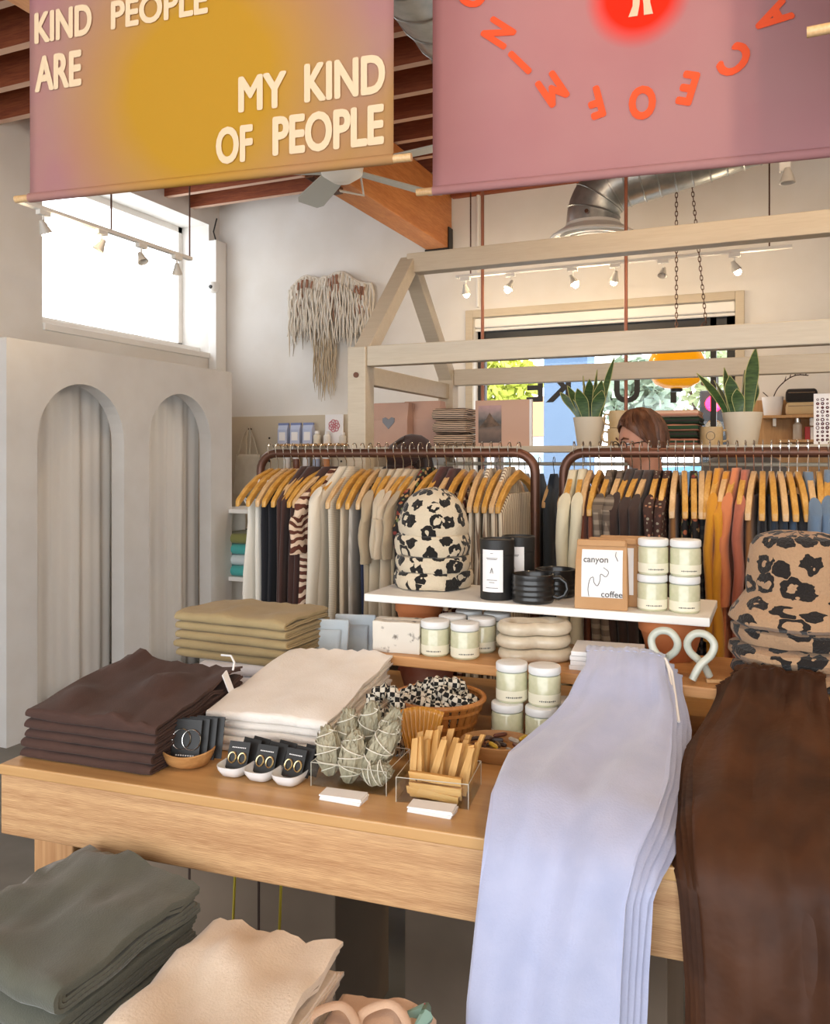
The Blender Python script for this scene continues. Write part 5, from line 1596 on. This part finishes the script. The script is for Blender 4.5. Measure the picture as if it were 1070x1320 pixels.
pk = plain('pink_kraft', '#C4A08C', .75, '#BA9584', scale=5)
for i, (u0, u1, Yp, h_, lab) in enumerate(((483, 530, 3.90, .225, 'pink kraft gift bag with grey heart, at the left end of the house shelf'), (522, 571, 3.98, .235, 'pink kraft gift box with open flap, beside the patterned blankets'))):
    x0, x1 = sxp(u0, Yp), sxp(u1, Yp)
    t = thing('gift_box', lab, 'gift box', ((x0 + x1) / 2, Yp, SH), 0, 'pink gift boxes')
    hw = (x1 - x0) / 2
    b = MB(); b.loft([[(-hw, -.05, 0), (hw, -.05, 0), (hw, .06, 0), (-hw, .06, 0)], [(-hw, -.05, h_ * .6), (hw, -.05, h_ * .6), (hw, .06, h_ * .6), (-hw, .06, h_ * .6)], [(-hw * .96, -.02, h_), (hw * .96, -.02, h_), (hw * .96, .05, h_), (-hw * .96, .05, h_)]])
    b.build('carton', pk, t, smooth=0, bevel=.004)
    if i == 0:
        H = [(0, -.03), (.03, .005), (.03, .025), (.015, .03), (0, .018), (-.015, .03), (-.03, .025), (-.03, .005)]
        b = MB(); b.loft([[(x * 1.1, -.053, z + .12) for x, z in H], [(x * 1.1, -.047, z + .12) for x, z in H]]); b.build('heart_print', plain('heart_grey', '#7F7F84', .6), t, smooth=0)
    else:
        MB().grid(lambda a, c: (-hw * .8 + a * .05, -.055 - .03 * c * (1 - a), h_ * (.25 + .7 * c)), 6, 6).build('flap', plain('box_flap', '#9E7A66', .8), t, smooth=0, thick=.004)
bl = zebra('blanket_weave', '#3A2E2A', '#CDB49C', scale=16, dist=4, rot=(1, 1, 2), thr=.42)
for k in range(3):
    folded('woven_blanket', 'black and beige woven blanket, %s beside the framed mountain print' % fromtop(k, 3), 'blanket', (sxp(588), SY - .1, SH), 0, .17, .2, (.064 * k, .064 * k), (.062, .062), bl, 2, 70 + k, 7, .004, 'woven blankets on the house shelf')
# open picture / framed print
x0, x1 = sxp(611, 3.88), sxp(681, 3.88)
t = thing('framed_print', 'square framed print of dark mountains beside blank pink panel', 'picture', ((x0 + x1) / 2, 3.9, SH))
hw = (x1 - x0) / 2
MB().span(-hw, hw, 0, .022, 0, .225).build('frame', plain('print_frame_paper', '#C9A590', .8), t, smooth=0, bevel=.002)
k_ = NT('mountain_print'); cv = k_.co(); s3 = k_.n('SeparateXYZ'); k_.l(cv, s3.inputs[0])
n3 = k_.n('TexNoise', Scale=26, Detail=4); k_.l(cv, n3.inputs['Vector'])
hgt = k_.math('ADD', k_.math('MULTIPLY', s3.outputs['Z'], 4.2), k_.math('MULTIPLY', n3.outputs[0], .25))
k_.col(k_.ramp(hgt, [(.15, srgb('#3A342F')), (.45, srgb('#7A6252')), (.62, srgb('#4A4844')), (.8, srgb('#8C7A74')), (.95, srgb('#B9938E'))]))
im = MB().span(-hw * .88, -hw * .02, -.002, 0, .018, .20).build('picture', k_.m, t, smooth=0)
b = MB(); cx_ = -hw * .45
b.loft([[(cx_ - .055, -.004, .09), (cx_ - .02, -.004, .13), (cx_, -.004, .165), (cx_ + .015, -.004, .14), (cx_ + .055, -.004, .10)], [(cx_ - .055, -.002, .09), (cx_ - .02, -.002, .13), (cx_, -.002, .165), (cx_ + .015, -.002, .14), (cx_ + .055, -.002, .10)]])
b.build('mountain_shape', plain('mountain_ink', '#4A4038', .8, '#7A6250', scale=30), im, smooth=0)
MB().span(hw, hw + .012, .0, .02, 0, .225).build('back_edge', M['card'], t, smooth=0)


def snake_plant(label, u, Yp, pr, ph, leaves, seed):
    t = thing('snake_plant', label, 'potted plant', (sxp(u, Yp), Yp, SH), 0, 'snake plants on the house shelf')
    MB().lathe([(pr * .72, 0), (pr * .74, .002), (pr, ph), (pr * .95, ph), (pr * .92, ph * .88), (pr * .05, ph * .87)], 32).build('pot', plain('plant_pot', '#D8CDB8', .6), t)
    MB().lathe([(pr * .91, ph * .885), (pr * .02, ph * .9)], 20).build('soil', M['darkwood'], t)
    for i, (ax, ay, h_, wd, lean, rot) in enumerate(leaves):
        rr = []; wd = wd * 1.2
        for j in range(11):
            s = j / 10; w_ = wd * (.45 + 1.1 * s - .2 * s * s) * (1 if s < .6 else max(.03, 1 - ((s - .6) / .4) ** 1.6))
            c = Vector((ax + lean[0] * s * (0.5 + s * .5), ay + lean[1] * s * (.5 + .5 * s), ph * .86 + h_ * s))
            a = rot + .5 * s; dx = Vector((cos(a), sin(a), 0)); dn = Vector((-sin(a), cos(a), 0))
            rr.append([c - dx * w_, c - dn * .002 + dn * w_ * .25, c + dx * w_, c + dn * .003 + dn * w_ * .25])
        lf = MB().loft(rr).build('leaf', M['leaf'], t, smooth=50)
        b = MB()
        for kk in (0, 2): b.tube([r_[kk] for r_ in rr], .0016, 4)
        b.build('leaf_margin', M['leafedge'], lf)


snake_plant('snake plant with dark striped leaves in cream pot, left of the man', 760, 3.95, .076, .135, [(0, 0, .20, .022, (0, 0), .2), (-.03, 0, .17, .022, (-.07, -.02), .5), (-.035, -.02, .14, .022, (-.1, 0), -.2), (.03, 0, .19, .022, (.03, -.02), .1), (.045, .01, .30, .013, (.07, 0), .4), (-.01, -.03, .15, .023, (-.03, -.05), .0), (.02, -.02, .24, .012, (.02, .0), .9), (-.02, .02, .22, .018, (-.02, .03), 1.2), (.03, -.03, .14, .024, (.04, -.03), -.3)], 1)
snake_plant('snake plant with one tall broad leaf in cream pot, right of the yellow mug', 957, 3.93, .084, .142, [(.025, -.01, .30, .026, (.03, -.02), .3), (-.03, -.02, .18, .026, (-.02, -.02), .1), (-.045, 0, .22, .02, (-.03, 0), .6), (-.06, 0, .20, .018, (-.13, 0), .3), (.0, .02, .21, .018, (.01, .02), 1.1), (.02, .02, .15, .02, (.04, .0), -.4), (-.01, -.04, .12, .022, (-.01, -.03), .1), (-.05, .02, .17, .017, (-.07, .03), .9)], 2)

mg = plain('stoneware_mug', '#CBB288', .5, '#BEA274', scale=20)


def smug(label, u, Yp, z, rz):
    t = thing('stoneware_mug', label, 'mug', (sxp(u, Yp), Yp, SH + z), rz, 'stoneware mugs on the house shelf')
    MB().lathe([(.044, 0), (.048, .002), (.049, .078), (.047, .08), (.045, .077), (.043, .01), (.01, .008)], 28).build('cup', mg, t)
    MB().tube([(.047, 0, .064), (.066, 0, .066), (.076, 0, .045), (.066, 0, .02), (.047, 0, .016)], .005, 8).build('handle', mg, t)
    MB().tube([(.018 * cos(2 * pi * k / 20), -.0495 + .004 * abs(cos(2 * pi * k / 20)), .04 + .018 * sin(2 * pi * k / 20)) for k in range(20)], .0012, 4, loop=True).build('stamp', M['ink'], t)


smug('stoneware mug, lower of the two stacked beside the left snake plant', 797, 3.92, 0, pi)
smug('stoneware mug, upper of the two stacked beside the left snake plant', 799, 3.92, .0805, pi)
smug('stoneware mug with stamp left of the right snake plant', 917, 3.90, 0, 0)
sr = [stripes('serape_a', '#C58A72', '#D8B49A', 14, 'Z', .5), stripes('serape_b', '#1F3A26', '#2E2A26', 16, 'Z', .5), stripes('serape_c', '#23472C', '#C98A70', 12, 'Z', .7), stripes('serape_d', '#B87A64', '#2A4030', 10, 'Z', .75)]
for k in range(5):
    folded('striped_blanket', '%s striped folded blanket, %s behind the man' % (('salmon', 'dark green', 'green', 'dark green', 'pale salmon')[k], fromtop(k, 5)), 'blanket', (sxp(862, 3.85), 3.84, SH), 0, .25, .28, (.031 * k, .031 * k), (.030, .030), sr[(3, 1, 2, 1, 0)[k]], 2, 90 + k, 8, .003, 'striped blankets on the house shelf')
# standing print at right
x0 = sxp(1049, 3.92)
t = thing('illustrated_print', 'white print with dark red pictograms standing on the house shelf', 'print', (x0 + .09, 3.92, SH))
MB().span(-.09, .09, 0, .006, 0, .215).build('sheet', M['card'], t, smooth=0)
rs = random.Random(8); b = MB()
for i in range(9):
    for j in range(11):
        cx_, cz_ = -.075 + i * .0185, .02 + j * .017
        r = rs.uniform(.003, .0065)
        b.tube([(cx_ + r * cos(a), -.0008, cz_ + r * sin(a)) for a in [2 * pi * k / 6 for k in range(6)]], rs.uniform(.0012, .0028), 4, loop=True)
b.build('pictograms', plain('print_red', '#5A2428', .8), t)['kind'] = 'stuff'

# ================================================================== BACK WALL GOODS
s1z = 1.645; s2z = 1.44
wx = lambda u, v=570: onY(u, v, YB - .12).x
wall_shelf('wall_shelf', 'upper small wooden shelf on the pegboard carrying blue packets', wx(366), wx(456), s1z, .2, M['ply'])
wall_shelf('wall_shelf', 'lower small wooden shelf on the pegboard with bottles', wx(366), wx(430), s2z, .2, M['ply'])
pkt = plain('packet_blue', '#AEB9D6', .5, '#BCC4DA', scale=6)
for k, u in enumerate((366, 382, 398)):
    t = thing('blue_packet', 'pale blue flat-bottom packet, %s of three on the pegboard shelf' % ('left', 'middle', 'right')[k], 'packet', (wx(u), YB - .12, s1z), 0, 'blue packets')
    b = MB(); b.loft([[(-.045 * f_, -.03 * g, z), (.045 * f_, -.03 * g, z), (.045 * f_, .03 * g, z), (-.045 * f_, .03 * g, z)] for z, f_, g in ((0, 1, 1), (.12, 1.02, .9), (.165, 1.05, .3))])
    b.build('packet', pkt, t, smooth=0, bevel=.003)
    MB().span(-.03, .03, -.031, -.0285, .03, .10).build('paper_label', M['card'], t, smooth=0)
    MB().span(-.048, .048, -.012, .012, .158, .178).build('sealed_top', plain('packet_top', '#7F8CB8', .5), t, smooth=0)
t = thing('botanical_card', 'white card with pink flower drawing on the pegboard shelf', 'card', (wx(427), YB - .07, s1z))
MB().span(-.085, .085, 0, .008, 0, .245).build('card', M['card'], t, smooth=0)
b = MB()
for k in range(7):
    a = 2 * pi * k / 7; b.tube([(.03 * cos(a) + .022 * cos(q_), -.002, .15 + .03 * sin(a) + .022 * sin(q_)) for q_ in [2 * pi * j / 10 for j in range(10)]], .004, 4, loop=True)
b.build('flower_print', plain('flower_pink', '#C9808A', .8), t)
for k, (u, h_, c) in enumerate(((411, .105, '#E3DCC8'), (424, .10, '#EDEAE2'), (444, .09, '#D8D4CA'))):
    t = thing('cosmetic_bottle', '%s bottle on the upper pegboard shelf' % ('cream capped', 'white capped', 'grey footed')[k], 'bottle', (wx(u), YB - .15, s1z))
    m_ = plain('bottle_%d' % k, c, .4)
    MB().lathe([(.028, 0), (.03, .003), (.03, h_ * .65), (.018, h_ * .76), (.016, h_ * .8)], 20).build('bottle', m_, t)
    MB().lathe([(.019, h_ * .8), (.019, h_), (.015, h_ + .002)], 16).build('cap', M['card'], t)
for k, u in enumerate((370, 382, 395, 408, 420)):
    t = thing('cosmetic_jar', 'small %s jar on the lower pegboard shelf, %s from the left' % (('white', 'brown', 'white', 'blue', 'amber')[k], ORD[k]), 'jar', (wx(u), YB - .12, s2z), 0, 'jars on the lower pegboard shelf')
    MB().lathe([(.03, 0), (.032, .003), (.032, .07), (.028, .08)], 18).build('jar', plain('cj_%d' % k, ('#E8E4DC', '#7A5040', '#E4E2E0', '#A8B4CC', '#C08050')[k], .4), t)
    MB().lathe([(.031, .08), (.031, .10), (.028, .102)], 18).build('lid', M['card'], t)
# tote bag
tp = onY(322, 600, YB - .06)
t = thing('tote_bag', 'cream canvas tote bag hanging on the pegboard left of the rack', 'bag', (tp.x, YB - .055, 0))
can = fabric('canvas', '#D9CFBB', '#CFC4AE')
MB().grid(lambda a, c: ((a - .5) * (.30 - .06 * c), -.03 - .05 * sin(a * pi) * (1 - c * .6) + .01 * nz(a * 4, c * 4, 2), 1.20 + c * .36), 14, 12).build('bag_body', can, t, smooth=180, thick=.012)
for sx in (-.06, .06):
    MB().tube([(sx - .04, -.04, 1.55), (sx * .6 - .01, -.03, 1.72), (.0, -.02, 1.80), (sx * .6 + .02, -.03, 1.70), (sx + .05, -.04, 1.55)], .012, 8, flat=.4).build('strap', can, t)
MB().tube([(0, .02, 1.78), (0, -.03, 1.78)], .006, 8).build('peg', M['copper'], t)
# small stack unit seen between partition and rack
p = onY(303, 700, 5.2)
t = thing('display_cube', 'white display cube holding teal folded towels, beside the partition', 'display cube', (p.x + .05, 5.35, 0))
for z in (0, .62, 1.12): MB().span(-.22, .22, -.2, .2, z, z + .03).build('board', M['white'], t, smooth=0)
for x in (-.22, .20): MB().span(x, x + .02, -.2, .2, .03, 1.12).build('side', M['white'], t, smooth=0)
for k in range(4):
    folded('folded_towel', 'folded %s towel, %s inside the display cube' % (('teal', 'white', 'teal', 'olive')[k], fromtop(k, 4)), 'towel', (p.x + .05, 5.18, .65), 0, .36, .3, (.08 * k, .08 * k), (.078, .078), fabric('towel_%d' % k, ('#4FB0AC', '#D9E2E4', '#4FB0AC', '#8A8A50')[k]), 2, 120 + k, 3, .003, 'towels in the display cube')
# macrame
mp = onY(428, 430, YB - .03)
t = thing('macrame_hanging', 'cream and rust fringed macrame wall hanging on the back wall', 'wall hanging', (mp.x, YB - .03, 0))
arcs = [(-.30, 0, .30), (-.02, .30, .32), (.16, .42, .25)]
z0m = onY(428, 360, YB - .03).z
rs = random.Random(3)
ya = [plain('yarn_cream', '#D8D0C2', .9), plain('yarn_rust', '#9C725C', .9), plain('yarn_grey', '#A49A8C', .9), plain('yarn_sand', '#B9A88E', .9)]


def strands(name, x0, x1, ztop, l0, l1, n, m, r=.006, yo=0):
    b = MB()
    for i in range(n):
        x = x0 + (x1 - x0) * (i + rs.random() * .6) / n
        ln = rs.uniform(l0, l1); zt_ = ztop(x) if callable(ztop) else ztop
        ph = rs.uniform(0, 6); am_ = rs.uniform(.004, .012)
        b.tube([(x + am_ * sin(ph + k * 1.5), -.02 - yo - rs.uniform(0, .03), zt_ - ln * k / 6) for k in range(7)], [r, r * 1.15, r, r * 1.1, r, r * .9, r * .3], 5)
    o = b.build(name, m, t); o['kind'] = 'stuff'


top = lambda x: z0m + .02 - .5 * max(0, abs(x + .05) - .18) ** 1.1 + .02 * sin(x * 18)
strands('upper_fringe', -.40, .40, top, .28, .50, 80, ya[0], .010)
strands('rust_fringe', -.30, -.16, lambda x: top(x) - .03, .25, .36, 6, ya[1], .007, .02)
strands('rust_fringe', .0, .12, lambda x: top(x) - .02, .25, .40, 6, ya[1], .007, .02)
strands('rust_fringe', .24, .34, lambda x: top(x) - .03, .25, .36, 5, ya[1], .007, .02)
strands('middle_fringe', -.36, .34, lambda x: top(x) - .18, .25, .45, 50, ya[2], .006, .01)
strands('cream_overlay', -.38, .38, lambda x: top(x) - .1, .3, .5, 60, ya[0], .007, .03)
strands('long_tail', -.16, .06, lambda x: top(x) - .42, .40, .62, 34, ya[3], .005, .0)
b = MB(); b.tube([(-.38 + .76 * k / 24, -.03, top(-.38 + .76 * k / 24) + .005) for k in range(25)], .012, 8)
for k in range(3): b.tube([(-.15 + .10 * k + .045 * cos(a), -.035, z0m - .02 + .04 * sin(a)) for a in [2 * pi * j / 14 for j in range(14)]], .011, 6, loop=True)
b.build('knotted_cord', ya[0], t)
# security camera with cable
cpx = onY(281, 374, YB - .06)
t = thing('security_camera', 'small white dome camera with cable in the wall corner', 'camera', (XL + .055, YB - .16, cpx.z))
MB().lathe([(.03, .05), (.055, .04), (.058, 0), (.045, -.035), (.01, -.05)], 20).build('dome', M['metalwhite'], t)
MB().lathe([(.018, 0), (.014, .01)], 14).mapv(lambda p: Vector((p.x + .01, -.05 - p.z, p.y))).build('lens', M['black'], t)
MB().tube([(0, .02, .04), (.01, .05, .3), (0, .04, .42), (-.02, .03, .5), (.0, .05, .62)], .006, 6).build('cable', M['black'], t)
MB().span(-.05, .03, .0, .15, -1.0, .42).build('conduit_cover', M['white'], t, smooth=0, bevel=.005)
# right plywood shelf and its goods
zr = onY(1010, 536, YB - .12).z
wall_shelf('wall_shelf', 'small wooden shelf on the plywood panel carrying white pot', wx(983), wx(1062), zr, .2, M['ply'])
t = thing('sprig_pot', 'small white pot with dry arching sprig on the plywood panel shelf', 'potted plant', (wx(996), YB - .13, zr))
MB().lathe([(.052, 0), (.054, .002), (.068, .125), (.064, .125), (.058, .10), (.01, .1)], 24).build('pot', M['card'], t)
sp_ = [(.0, 0, .11), (.03, 0, .18), (.09, -.01, .24), (.15, -.02, .265), (.21, -.02, .26)]
MB().tube(catmull(sp_, 4), .0035, 5).build('stem', M['darkwood'], t)
b = MB()
for k, q in enumerate(catmull(sp_, 4)[6:]):
    b.tube([q, (q[0] + .008, q[1], q[2] + .028 * (1 if k % 2 else -.2) + .006)], [.004, .001], 4)
b.build('buds', M['darkwood'], t)
MB().tube([(-.01, 0, .11), (-.06, 0, .16)], .003, 5).build('stem', M['darkwood'], t)
for k, (c, lab, z, cm) in enumerate((('#C3AD86', 'beige zipped pouch under the black one', 0, 'pouch'), ('#1E1A1A', 'black zipped pouch lying on the beige one', .088, 'pouch'))):
    t = thing('zip_pouch', lab + ' on the plywood panel shelf', 'pouch', (wx(1033), YB - .13, zr + z), 0)
    rr = [[(-.095 * f_, -.06 * f_, zz), (.095 * f_, -.06 * f_, zz), (.095 * f_, .06 * f_, zz), (-.095 * f_, .06 * f_, zz)] for zz, f_ in ((0, .9), (.015, 1), (.065, 1), (.085, .86))]
    MB().loft(rr).build('pouch', fabric('zip_%d' % k, c), t, smooth=30, bevel=.012)
    MB().tube([(-.08, -.061, .06), (.08, -.061, .06)], .002, 4).build('zip', M['chrome'], t)
zr2 = onY(1028, 567, YB - .12).z
wall_shelf('wall_shelf', 'lower small wooden shelf on the plywood panel with bottle and red box', wx(1005), wx(1075), zr2, .2, M['ply'])
t = thing('cosmetic_bottle', 'clear bottle with silver cap on the lower plywood panel shelf', 'bottle', (wx(1028), YB - .13, zr2))
MB().lathe([(.026, 0), (.028, .004), (.028, .10), (.014, .115)], 20).build('bottle', plain('bottle_pale', '#C9BFB0', .2), t)
MB().lathe([(.02, .115), (.02, .145)], 16).build('cap', M['chrome'], t)
tag(MB().span(-.03, .0, -.03, .03, 0, .085).build('small_red_box', plain('box_red', '#B02A2A', .5), loc=(wx(1044), YB - .13, zr2), smooth=0, bevel=.002), 'small red box beside the clear bottle', 'box')
tag(MB().span(0, .04, -.03, .03, 0, .082).build('small_white_box', M['card'], loc=(wx(1044) + .002, YB - .13, zr2), smooth=0, bevel=.002), 'small white box beside the red one', 'box')
# grey upholstered screen behind right rack
gp = onY(958, 600, 4.9)
t = thing('upholstered_armchair', 'grey upholstered high-backed chair behind the right rack', 'chair', (gp.x, 4.95, 0))
gm = fabric('grey_felt', '#8A857E', '#7F7A74')
ztp = onY(958, 584, 4.9).z
rr = []
for z, f_ in ((.35, .95), (.8, 1.0), (1.25, .98), (ztp - .08, .88), (ztp - .03, .68), (ztp - .006, .4), (ztp, .15)):
    rr.append([(.25 * f_ * cos(a), .06 * sin(a) * min(1, f_ * 1.2), z) for a in [2 * pi * k / 28 for k in range(28)]])
MB().loft(rr).build('backrest', gm, t)
MB().span(-.25, .25, -.45, .02, .34, .46).build('seat', gm, t, smooth=0, bevel=.03)
for x in (-.2, .2):
    for y in (-.4, .0): MB().tube([(x, y, 0), (x, y, .36)], .018).build('leg', M['darkwood'], t)

# ================================================================== PEOPLE
def person(label, loc, rz, H, hair_m, shirt_m, pant_m, glasses=False, hat=None, nod=0., longhair=False):
    t = thing('person', label, 'person', loc, rz)
    k = H / 1.75

    def S(p): return Vector(p) * k
    hc = Vector((0, -.015, 1.63))

    def head(b, g=0.):
        n = 22
        for i in range(1, n):
            pass
        rings = []
        for i in range(n + 1):
            a = -pi / 2 + pi * i / n; z = .118 * sin(a); r = cos(a)
            ring = []
            for j in range(28):
                q = 2 * pi * j / 28; x = .074 * r * cos(q); y = .095 * r * sin(q)
                if z < 0:
                    f_ = 1 - .28 * (-z / .118) ** 1.5; x *= f_
                    if y > 0: y *= 1 - .35 * (-z / .118)
                if y < 0:
                    y += -.006 * math.exp(-((z - .022) / .012) ** 2) * r              # brow
                    y += .007 * math.exp(-((abs(x) - .03) / .016) ** 2 - ((z - .002) / .014) ** 2)   # eye sockets
                    y -= .022 * math.exp(-(x / .012) ** 2 - ((z + .028) / .02) ** 2)     # nose
                    y -= .006 * math.exp(-(x / .02) ** 2 - ((z + .062) / .009) ** 2)    # lips
                    y -= .010 * math.exp(-(x / .03) ** 2 - ((z + .10) / .02) ** 2)     # chin
                ring.append((x, y, z))
            rings.append(ring)
        Rn = Matrix.Rotation(nod, 3, 'X')
        b.loft([[tuple(S(Rn @ Vector(p) + hc)) for p in r_] for r_ in rings])
        for sx in (-1, 1):
            b.tube([S(Rn @ Vector((sx * .074, .012 + .016 * cos(a), .0 + .03 * sin(a))) + hc) for a in [2 * pi * j / 10 for j in range(10)]], .009 * k, 6, loop=True)

    def limbs(b, g=0., torso=True, arms=True, legs=True, hands=True, cut=None):
        if torso:
            rr = []
            for z, w_, d_4, yy in ((.90, .16, .11, 0), (.98, .165, .115, 0), (1.10, .145, .10, 0), (1.22, .155, .11, -.005), (1.34, .175, .115, -.005), (1.42, .17, .10, 0), (1.47, .11, .075, .01), (1.50, .062, .06, .012), (1.56, .055, .058, .005), (1.60, .05, .055, 0)):
                if g and z > 1.5: continue
                rr.append([S(((w_ + g) * cos(a), (d_4 + g) * sin(a) + yy, z)) for a in [2 * pi * j / 20 for j in range(20)]])
            b.loft(rr)
        for sx in (-1, 1):
            if arms:
                P = [(sx * .165, 0, 1.42), (sx * .205, .0, 1.36), (sx * .225, .02, 1.22), (sx * .235, .03, 1.12), (sx * .215, -.06, 1.02), (sx * .19, -.15, .98)]
                b.tube([S(p) for p in P], [(r + g) * k for r in (.05, .05, .044, .038, .034, .026)], 10)
            if hands:
                b.tube([S((sx * .19, -.15, .98)), S((sx * .183, -.19, .97)), S((sx * .178, -.225, .962))], [.026 * k, .03 * k, .028 * k], 8, flat=.5)
                for f_ in range(4):
                    o_ = (f_ - 1.5) * .015
                    b.tube([S((sx * .178 + o_, -.22, .962)), S((sx * .176 + o_, -.255 - .006 * (f_ in (1, 2)), .955)), S((sx * .175 + o_, -.275 - .01 * (f_ in (1, 2)), .935))], [.0085 * k, .008 * k, .0065 * k], 6)
                b.tube([S((sx * .165, -.18, .975)), S((sx * .145, -.205, .965)), S((sx * .14, -.225, .95))], [.011 * k, .0095 * k, .007 * k], 6)
            if legs:
                P = [(sx * .085, 0, .93), (sx * .095, 0, .80), (sx * .095, -.005, .52), (sx * .095, .01, .46), (sx * .095, .02, .30), (sx * .095, .01, .08)]
                b.tube([S(p) for p in P], [(r + g) * k for r in (.085, .085, .055, .052, .05, .035)], 12)
    b = MB(); limbs(b); head(b)
    for sx in (-1, 1): b.tube([S((sx * .095, .03, .045)), S((sx * .095, -.06, .035)), S((sx * .1, -.15, .028))], [.04 * k, .04 * k, .028 * k], 10, flat=.7)
    o = b.build('body', M['skin'], t)
    m_ = o.modifiers.new('remesh', 'REMESH'); m_.mode = 'VOXEL'; m_.voxel_size = .0075; m_.use_smooth_shade = True
    m_ = o.modifiers.new('smooth', 'SMOOTH'); m_.iterations = 2; m_.factor = .5
    b = MB(); limbs(b, .014, True, True, False, False); o = b.build('shirt', shirt_m, t)
    m_ = o.modifiers.new('remesh', 'REMESH'); m_.mode = 'VOXEL'; m_.voxel_size = .012; m_.use_smooth_shade = True
    b = MB(); limbs(b, .016, False, False, True, False)
    b.loft([[S((.178 * cos(a), .128 * sin(a), z)) for a in [2 * pi * j / 20 for j in range(20)]] for z in (.82, .9, .99)])
    o = b.build('trousers', pant_m, t); m_ = o.modifiers.new('remesh', 'REMESH'); m_.mode = 'VOXEL'; m_.voxel_size = .012; m_.use_smooth_shade = True
    for sx in (-1, 1):
        MB().tube([S((sx * .095, .05, .05)), S((sx * .095, -.06, .045)), S((sx * .1, -.165, .038))], [.048 * k, .05 * k, .036 * k], 12, flat=.8).build('shoe', M['black'], t)
    Rn = Matrix.Rotation(nod, 3, 'X')
    # hair shell: hugging skull, open over the face
    rings = []; n = 16
    for i in range(n + 1):
        a = pi / 2 - (pi * .62) * i / n
        ring = []
        for j in range(32):
            q = 2 * pi * j / 32; front = max(0, -sin(q))
            amin = radians(38) * front ** .7 - radians(22) * (1 - front)
            aa = max(a, amin)
            sw = 1.0 + .05 * nz(cos(q) * 4, sin(q) * 4, aa * 6) + .03 * sin(q * 9 + aa * 14)
            ring.append(tuple(S(Rn @ Vector((.083 * cos(aa) * cos(q) * sw, .106 * cos(aa) * sin(q) * sw + .002, .128 * sin(aa) * sw + .004)) + hc)))
        rings.append(ring)
    MB().loft(rings, cap=False).build('hair', hair_m, t, smooth=80, thick=.008)
    # combed tufts over the shell
    b = MB(); rt = random.Random(7)
    for i in range(90):
        q = rt.uniform(0, 2 * pi); front = max(0, -sin(q)); amin = radians(38) * front ** .7 - radians(22) * (1 - front)
        pts = []
        for j in range(6):
            aa = radians(82) + (amin + rt.uniform(-.05, .12) - radians(82)) * j / 5; qq = q + .35 * (1 - j / 5) * (1 if q < pi else -1)
            pts.append(S(Rn @ Vector((.084 * cos(aa) * cos(qq), .107 * cos(aa) * sin(qq) + .002, .130 * sin(aa) + .004)) * 1.025 + hc))
        b.tube(pts, [.004, .007, .0075, .007, .005, .0015], 5)
    b.build('hair_tufts', hair_m, t)['kind'] = 'stuff'
    if longhair:
        b = MB()
        for sx in (-1, 1):
            b.tube([S((sx * .07, .03, 1.68)), S((sx * .085, .04, 1.58)), S((sx * .09, .03, 1.46)), S((sx * .09, .0, 1.36))], [.03 * k, .035 * k, .03 * k, .012 * k], 10)
        b.build('hair_lock', hair_m, t)
    for sx in (-1, 1):
        e = MB().lathe([(.0005, -.009), (.007, -.006), (.0095, 0), (.007, .006), (.0005, .009)], 10).mapv(lambda p: S(Rn @ (Vector((sx * .030, -.078, .003)) + p) + hc)).build('eye', M['card'], t)
        MB().lathe([(.004, 0), (.001, .002)], 8).mapv(lambda p: S(Rn @ Vector((p.x + sx * .030, -.087 - p.z, p.y + .002)) + hc)).build('pupil', M['hairdark'], e)
        MB().tube([S(Rn @ Vector((sx * (.014 + .032 * q), -.099 + .016 * q * q, .024 + .006 * sin(q * pi))) + hc) for q in (0, .5, 1)], [.003, .0045, .002], 5).build('eyebrow', hair_m, t)
    if glasses:
        b = MB()
        for sx in (-1, 1):
            b.tube([S(Rn @ Vector((sx * .031 + .023 * cos(a), -.106 + .006 * abs(cos(a)), .001 + .018 * sin(a))) + hc) for a in [2 * pi * j / 16 for j in range(16)]], .002, 5, loop=True)
            b.tube([S(Rn @ Vector((sx * .054, -.098, .004)) + hc), S(Rn @ Vector((sx * .078, -.03, .006)) + hc), S(Rn @ Vector((sx * .08, .02, .0)) + hc)], .002, 5)
        b.tube([S(Rn @ Vector((-.009, -.108, .004)) + hc), S(Rn @ Vector((.009, -.108, .004)) + hc)], .002, 5)
        b.build('glasses', M['black'], t)
    if hat:
        rr = []
        for r, z in ((.082, .035), (.108, .045), (.118, .068), (.112, .095), (.085, .125), (.045, .142), (.006, .145)):
            rr.append([tuple(S(Rn @ Vector((r * cos(2 * pi * j / 30), r * 1.1 * sin(2 * pi * j / 30) + .005, z + .012 * sin(2 * pi * j / 30))) + hc)) for j in range(30)])
        MB().loft(rr).build('cap', hat, t)
        b = MB(); b.grid(lambda a, c: tuple(S(Rn @ Vector(((.085 + .0 * c) * cos(pi + a * pi), -(.08 + c * .06) * sin(a * pi) - .02, .045 - .02 * c)) + hc)), 14, 4); b.build('cap_peak', hat, t, smooth=180, thick=.006)
    return t


man = onY(832, 530, 3.42)
person('man with short brown hair and glasses behind the right rack, looking down', (man.x, 3.42, 0), radians(-52), man.z - .004, M['hair'], fabric('shirt_check', '#5A4A42'), F['navy'], True, None, radians(10))
wom = onY(531, 567, 3.52)
person('person in a dark brown cap browsing behind the left rack', (wom.x, 3.52, 0), radians(-25), wom.z - .012, M['hairdark'], fabric('shirt_pattern', '#3A3430'), F['ddenim'], True, fabric('cap_brown', '#3A2420'), radians(16), True)
